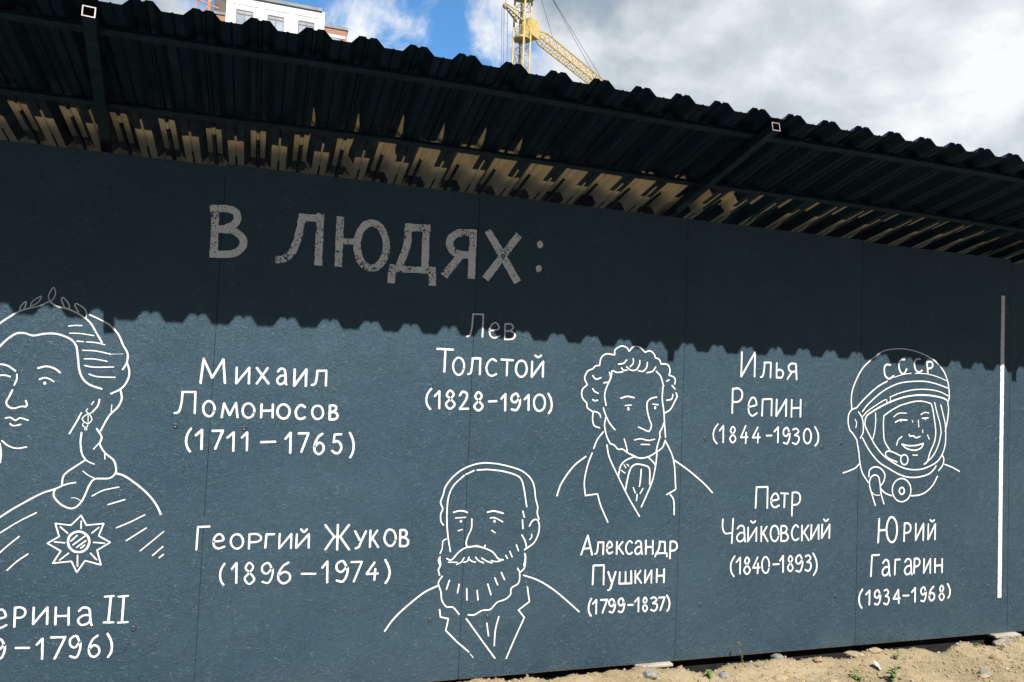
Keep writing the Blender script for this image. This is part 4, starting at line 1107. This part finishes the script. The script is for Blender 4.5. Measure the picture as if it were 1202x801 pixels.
# ------------------------------------------------------------------ tower crane
TX, TY = 32.25, 95.0
crane = thing('tower_crane', 'yellow lattice tower crane with a box cab and a long jib behind the fence', 'crane', (TX, TY, 0))
def kp(name, m, material): return obj(name, [(v[0]-TX, v[1]-TY, v[2]) for v in m.v], m.f, material, crane)
yaw = math.radians(50.5); jd = Vector((math.sin(yaw), math.cos(yaw), 0)); jn = Vector((math.cos(yaw), -math.sin(yaw), 0))
T = Vector((TX, TY, 0)); hw = .86
cor = [T+jd*a*hw+jn*b*hw for a, b in ((-1, -1), (1, -1), (1, 1), (-1, 1))]
ZT = 61.0
mast = MB(); lat = MB()
for c in cor: mast.bar(c, c+Vector((0, 0, ZT)), .135, 6)
kp('mast_leg_frame', mast, M_CRANE)
z = .5
while z < ZT-1:
    for i in range(4):
        a, b = cor[i], cor[(i+1) % 4]; u = Vector((0, 0, z)); w = Vector((0, 0, z+1.55))
        lat.bar(a+u, b+w, .05); lat.bar(b+w, a+w+Vector((0, 0, 1.55)), .05); lat.bar(a+u, b+u, .05)
    z += 3.1
lat.bar(T+jn*.25, T+jn*.25+Vector((0, 0, ZT-6)), .07, 5); lat.bar(T-jn*.05, T-jn*.05+Vector((0, 0, ZT-6)), .06, 5)
kp('mast_lattice', lat, M_CRANE2)
ZJ = 50.55
cab = MB()                                                    # machinery house at the jib foot, rounded towards the jib
prof = [(.75, -1.05), (2.75, -1.05), (2.85, -.95), (2.85, .85), (2.72, 1.2), (2.4, 1.38), (.75, 1.38)]
CC = T+Vector((0, 0, ZJ+.35))
for s_ in (-1.05, 1.05): cab.v += [tuple(CC+jd*a+jn*s_+Vector((0, 0, b))) for a, b in prof]
n = len(prof); cab.f = [tuple(range(n-1, -1, -1)), tuple(range(n, 2*n))]+[(i, (i+1) % n, n+(i+1) % n, n+i) for i in range(n)]
kp('machinery_cab', cab, M_CRANE)
cw = MB(); wb = CC-jn*1.06
cw.v = [tuple(wb+jd*a+Vector((0, 0, b))-jn*q) for q in (0, .03) for a, b in ((1.9, .1), (2.6, .1), (2.5, .95), (1.9, 1.1))]
cw.f = [(0, 1, 2, 3), (7, 6, 5, 4)]+[(i, (i+1) % 4, 4+(i+1) % 4, 4+i) for i in range(4)]
kp('cab_window', cw, M_GLASS)
ring = MB()
for zz, r in ((ZJ-1.7, 1.25), (55.0, 1.75)):
    o_ = [T+Vector((math.cos(a)*r, math.sin(a)*r, zz)) for a in [2*math.pi*i/10 for i in range(10)]]
    k = len(ring.v); ring.v += [tuple(v) for v in o_]+[tuple(v+Vector((0, 0, .28))) for v in o_]
    ring.f += [tuple(range(k+9, k-1, -1)), tuple(range(k+10, k+20))]+[(k+i, k+(i+1) % 10, k+10+(i+1) % 10, k+10+i) for i in range(10)]
    if zz > 54:
        for i in range(10): ring.bar(o_[i]+Vector((0, 0, .2)), o_[i]+Vector((0, 0, 1.2)), .04); ring.bar(o_[i]+Vector((0, 0, 1.2)), o_[(i+1) % 10]+Vector((0, 0, 1.2)), .04)
kp('platform', ring, M_CRANE2)
jib = MB(); jl = MB(); J0 = T+jd*3.0+Vector((0, 0, ZJ+.75)); JL = 34.0; hj, wj = .68, .70
tips = []
def jp(t, a, b):
    k = min(1, .35+t/4) if t < 2.6 else 1
    return J0+jd*t+jn*a*wj*k+Vector((0, 0, b*hj*k))
for a, b in ((-1, -1), (1, -1), (1, 1), (-1, 1)): jib.bar(jp(0, a, b), jp(2.6, a, b), .10, 5); jib.bar(jp(2.6, a, b), jp(JL, a, b), .10, 5)
kp('jib', jib, M_CRANE)
t = 0.4; q = 0
while t < JL-1.2:
    for (a1, b1), (a2, b2) in (((-1, -1), (-1, 1)), ((1, -1), (1, 1)), ((-1, -1), (1, -1)), ((-1, 1), (1, 1))):
        jl.bar(jp(t, a1, b1), jp(t, a2, b2), .045); jl.bar(jp(t, a1, b1) if q % 2 else jp(t, a2, b2), jp(t+1.2, a2, b2) if q % 2 else jp(t+1.2, a1, b1), .045)
    t += 1.2; q += 1
kp('jib_lattice', jl, M_CRANE)
PU = Vector((29.35, 94.3, 52.9)); S0 = T+Vector((-.6, -.6, ZJ+.6))
strut = MB(); strut.bar(S0+jn*.5, PU+jn*.12, .16, 6, r2=.09); strut.bar(S0-jn*.5, PU-jn*.12, .16, 6, r2=.09); strut.bar(S0+Vector((0, 0, 1.3)), PU+Vector((0, 0, .35)), .08, 6)
for k in range(1, 6):
    f = k/6; strut.bar((S0+jn*.5).lerp(PU+jn*.12, f), (S0-jn*.5).lerp(PU-jn*.12, f), .06)
    strut.bar((S0+jn*.5).lerp(PU+jn*.12, f), (S0+Vector((0, 0, 1.3))).lerp(PU+Vector((0, 0, .35)), f), .05)
kp('back_strut', strut, M_CRANE2)
pul = MB(); n = 12
for s_ in (-.14, .14): pul.v += [tuple(PU+jn*s_+(jd*math.cos(2*math.pi*i/n)+Vector((0, 0, 1))*math.sin(2*math.pi*i/n))*.42) for i in range(n)]
pul.f = [tuple(range(n-1, -1, -1)), tuple(range(n, 2*n))]+[(i, (i+1) % n, n+(i+1) % n, n+i) for i in range(n)]
kp('pulley', pul, M_CRANE2)
TOP = T+Vector((0, 0, 61.6))
for dx in (-.42, -.1, .42): kp('hoist_rope', MB().bar(PU+Vector((dx, 0, -.2)), Vector((TX-2.0+dx, TY-2.0, 14)), .035, 5), M_ROPE)
kp('stay_rope', MB().bar(TOP+jn*.1, jp(22.0, -.6, 1), .035, 5), M_ROPE); kp('stay_rope', MB().bar(TOP-jn*.25, jp(22.3, .6, 1), .035, 5), M_ROPE)
kp('stay_rope', MB().bar(TOP+jn*.2, jp(6.2, 0, 1), .03, 5), M_ROPE); kp('stay_rope', MB().bar(TOP, PU+Vector((0, 0, .3)), .03, 5), M_ROPE)

# ------------------------------------------------------------------ things lying on the soil
def rock(name, x, y, r, material, label, cat='stone', flat=.7, rot=0, sink=.42, stretch=1.3, parent=None):
    bm = bmesh.new(); bmesh.ops.create_icosphere(bm, subdivisions=3, radius=1); sd = random.random()*90
    for v in bm.verts:
        d = v.co.normalized(); k = 1+.30*noise.noise(d*1.3+Vector((sd, 0, 0)))+.12*noise.noise(d*3.4+Vector((0, sd, 0)))
        v.co = d*k
        for pl in range(5):
            nn = Vector((math.sin(pl*2.4+sd), math.cos(pl*1.7+sd), math.sin(pl*3.1+sd*2))).normalized(); h = v.co.dot(nn)
            if h > .78: v.co -= nn*(h-.78)
    z = ground_z(x, y)
    Mx = Matrix.Rotation(rot, 4, 'Z') @ Matrix.Diagonal((r*stretch, r, r*flat, 1))
    bm.transform(Mx); me = bpy.data.meshes.new(name); bm.to_mesh(me); bm.free()
    for f in me.polygons: f.use_smooth = False
    me.materials.append(material); o = bpy.data.objects.new(name, me); o.location = (x, y, z+r*flat*(1-sink*2)); link(o)
    return tag(o, label, cat)
# ---- boards laid under the joints of the fence, with what props them
def plank(x0, x1, y0, y1, z, label, tilt=0, rotz=0):
    m = MB(); L, Wd = (x1-x0)/2, (y1-y0)/2
    m.box((-L, -Wd, -.007), (L, Wd, .007)); o = m.build('wooden_plank', M_PLANK)
    for v in o.data.vertices: v.co.x += .004*noise.noise(v.co*40)
    o.location = ((x0+x1)/2, (y0+y1)/2, z); o.rotation_euler = (tilt, 0, rotz); bevel(o, .002)
    return tag(o, label, 'plank')
plank(2.25, 2.47, -.035, .05, -.0105, 'weathered grey board under the fence above the round grey stone', .03, .02)
plank(4.85, 5.07, -.045, .055, -.0105, 'weathered grey board under the last fence joint on the right', .03, -.03)
rock('stone', 2.259, -0.150, .038, M_STONE[0], 'round grey stone below the left board at the fence foot', flat=.7, sink=.42, stretch=1.1)
def wedge():
    m = MB(); pts = [(-.075, -.03), (.0, -.11), (.055, -.015), (.03, .035), (-.05, .03)]
    for z in (-.12, .055): m.v += [(x*(1 if z < 0 else .85), y*(1 if z < 0 else .8), z+(.02*x/.05 if z > 0 else 0)) for x, y in pts]
    m.f = [(4, 3, 2, 1, 0), (5, 6, 7, 8, 9)]+[(i, (i+1) % 5, 5+(i+1) % 5, 5+i) for i in range(5)]
    o = m.build('concrete_lump', M_CLAY); o.location = (4.90, -.03, -.078); bevel(o, .006)
    return tag(o, 'broken grey wedge propping the board under the right-hand fence joint', 'concrete lump')
wedge()
rock('stone', 2.707, -0.164, .030, M_STONE[0], 'grey stone at the bottom edge below the tall dry stalk', rot=.9)
rock('stone', 3.029, -0.017, .040, M_STONE[1], 'sandy brown stone right of the tall dry stalk', flat=.6, rot=.2)
rock('stone', 3.147, -0.055, .034, M_STONE[0], 'angular grey stone at the soil edge below the shadow gap', flat=.7, rot=1.9)
rock('stone', 3.022, -0.231, .040, M_STONE[1], 'large sandy flat stone at the bottom edge of the soil', flat=.5, rot=.4)
rock('stone', 3.314, -0.306, .026, M_STONE[1], 'sandy buff stone below the green weed clump', flat=.55, rot=.1)
rock('stone', 3.816, -0.098, .034, M_STONE[1], 'flat sandy stone left of the small upright weed', flat=.35, rot=.3)
rock('stone', 3.704, -0.061, .036, M_STONE[1], 'long sandy clod on the slope under the fence', flat=.5, rot=2.5, stretch=1.8)
rock('stone', 4.279, -0.436, .034, M_STONE[0], 'grey stone at the lower right corner of the soil', flat=.6, rot=.5)
rock('stone', 4.575, -0.254, .022, M_STONE[3], 'small brown stone below the concrete wedge', flat=.8)
rock('stone', 4.238, -0.466, .026, M_STONE[1], 'sandy stone under the grey one in the lower right corner', flat=.5, sink=.4)
rock('stone', 3.367, -0.127, .026, M_STONE[3], 'reddish clod with a dark shadow on the sandy slope', flat=.6, rot=.7)
rock('stone', 3.608, -0.217, .030, M_STONE[3], 'reddish brown lump right of the green weed clump', flat=.5, rot=2.2, stretch=1.7)
def scrap():
    m = MB(); n = 5
    for j in range(n):
        for i in range(n):
            m.v.append(((i-2)*.011, (j-2)*.014, .018*noise.noise(Vector((i*.9, j*.8, 4)))+.012*noise.noise(Vector((i*2.1, j*1.9, 9)))))
    m.f = [(j*n+i, j*n+i+1, (j+1)*n+i+1, (j+1)*n+i) for j in range(n-1) for i in range(n-1)]
    o = m.build('paper_scrap', M_PAPER); x, y = 3.696, -0.236; o.location = (x, y, ground_z(x, y)+.018); o.rotation_euler = (.7, .3, .5)
    md = o.modifiers.new('solid', 'SOLIDIFY'); md.thickness = .002
    return tag(o, 'crumpled white scrap on the sandy slope', 'scrap')
scrap()
# ---- weeds
def leaf(m, p, d, L, w, droop):
    d = d.normalized(); s = d.cross(Vector((0, 0, 1))).normalized(); k = len(m.v); n = 4
    for i in range(n+1):
        t = i/n; c = p+d*L*t+Vector((0, 0, -droop*L*t*t)); ww = w*math.sin(math.pi*(.12+.88*t))*(1-.15*t)
        m.v += [tuple(c-s*ww+Vector((0, 0, ww*.3))), tuple(c), tuple(c+s*ww+Vector((0, 0, ww*.3)))]
    for i in range(n):
        for q in (0, 1): m.f.append((k+3*i+q, k+3*i+q+1, k+3*i+3+q+1, k+3*i+3+q))
def weed(x, y, h, nl, L, label, lm, stems=3, spread=.5, name='weed'):
    z = ground_z(x, y); r = thing(name, label, 'weed', (x, y, z)); st, lf = MB(), MB()
    for s in range(stems):
        a = random.uniform(0, 6.28); lean = Vector((math.cos(a), math.sin(a), 0))*spread*random.uniform(.2, 1)
        p = Vector((0, 0, -.01)); d = (Vector((0, 0, 1))+lean).normalized(); n = max(3, nl//stems)
        for i in range(n):
            q = p+d*h/n*random.uniform(.7, 1.1)+Vector((random.uniform(-1, 1), random.uniform(-1, 1), 0))*h*.05
            st.bar(p, q, .0022*(1-.5*i/n)); p = q
            for e in range(2):
                b = random.uniform(0, 6.28); leaf(lf, p, Vector((math.cos(b), math.sin(b), random.uniform(.1, .9))), L*random.uniform(.6, 1.2), L*.26, random.uniform(.1, .6))
    st.build('stem', M_STEM, r); lf.build('foliage', lm, r, smooth_=True)
weed(2.624, -0.158, .05, 9, .030, 'bright leafy weed at the bottom edge left of the tall dry stalk', M_LEAF, 3, .9)
weed(2.870, -0.088, .135, 9, .016, 'tall thin dry weed stalk in front of the shadow gap', M_DRY, 1, .1)
weed(3.460, -0.325, .045, 12, .032, 'low bright green weed clump at the bottom edge', M_LEAF, 4, 1.2)
weed(4.050, -0.000, .075, 9, .024, 'small upright green weed against the shadow gap', M_LEAF, 2, .35)
weed(3.887, -0.182, .06, 8, .022, 'sparse weed with narrow leaves below the upright one', M_LEAF, 2, .6)
weed(3.889, 0.047, .03, 7, .024, 'flat dull weed in the shade at the fence foot', M_DRY, 3, 1.6)
weed(4.570, -0.136, .03, 4, .028, 'tiny two-leaved seedling left of the concrete wedge', M_LEAF, 1, .2)
weed(3.653, -0.391, .10, 4, .05, 'thin grass tuft at the bottom edge right of the white scrap', M_LEAF, 3, .5)
weed(4.756, -0.158, .04, 6, .018, 'dark green weed squeezed beside the concrete wedge', M_LEAF, 2, .3)
# ---- loose grit
gm = MB(); ico = [(0,0,1),(.894,0,.447),(.276,.851,.447),(-.724,.526,.447),(-.724,-.526,.447),(.276,-.851,.447),(.724,.526,-.447),(-.276,.851,-.447),(-.894,0,-.447),(-.276,-.851,-.447),(.724,-.526,-.447),(0,0,-1)]
icf = [(0,1,2),(0,2,3),(0,3,4),(0,4,5),(0,5,1),(1,6,2),(2,7,3),(3,8,4),(4,9,5),(5,10,1),(6,7,2),(7,8,3),(8,9,4),(9,10,5),(10,6,1),(11,7,6),(11,8,7),(11,9,8),(11,10,9),(11,6,10)]
for k in range(4200):
    x, y = random.uniform(1.3, 6.2), -.02-abs(random.gauss(0, .32))
    r = .0020+.0090*random.random()**5; z = ground_z(x, y); b = len(gm.v); sx, sy, sz = (random.uniform(.7, 1.3) for _ in range(3)); a = random.random()*6.28
    for v in ico:
        X, Y = v[0]*sx*random.uniform(.85, 1.15), v[1]*sy*random.uniform(.85, 1.15)
        gm.v.append((x+(X*math.cos(a)-Y*math.sin(a))*r, y+(X*math.sin(a)+Y*math.cos(a))*r, z+v[2]*sz*r*.8+r*.35))
    gm.f += [tuple(b+i for i in f) for f in icf]
gr = gm.build('gravel', M_STONE[1])
gr.data.materials.append(M_STONE[2]); gr.data.materials.append(M_STONE[3]); gr.data.materials.append(M_STONE[0])
for i, f in enumerate(gr.data.polygons): f.material_index = (0, 0, 1, 0, 2, 0, 0, 3, 1, 0, 0, 2, 0)[(i//20*7) % 13]
tag(gr, 'loose grit and small clods scattered over the sandy soil', 'gravel', kind='stuff')
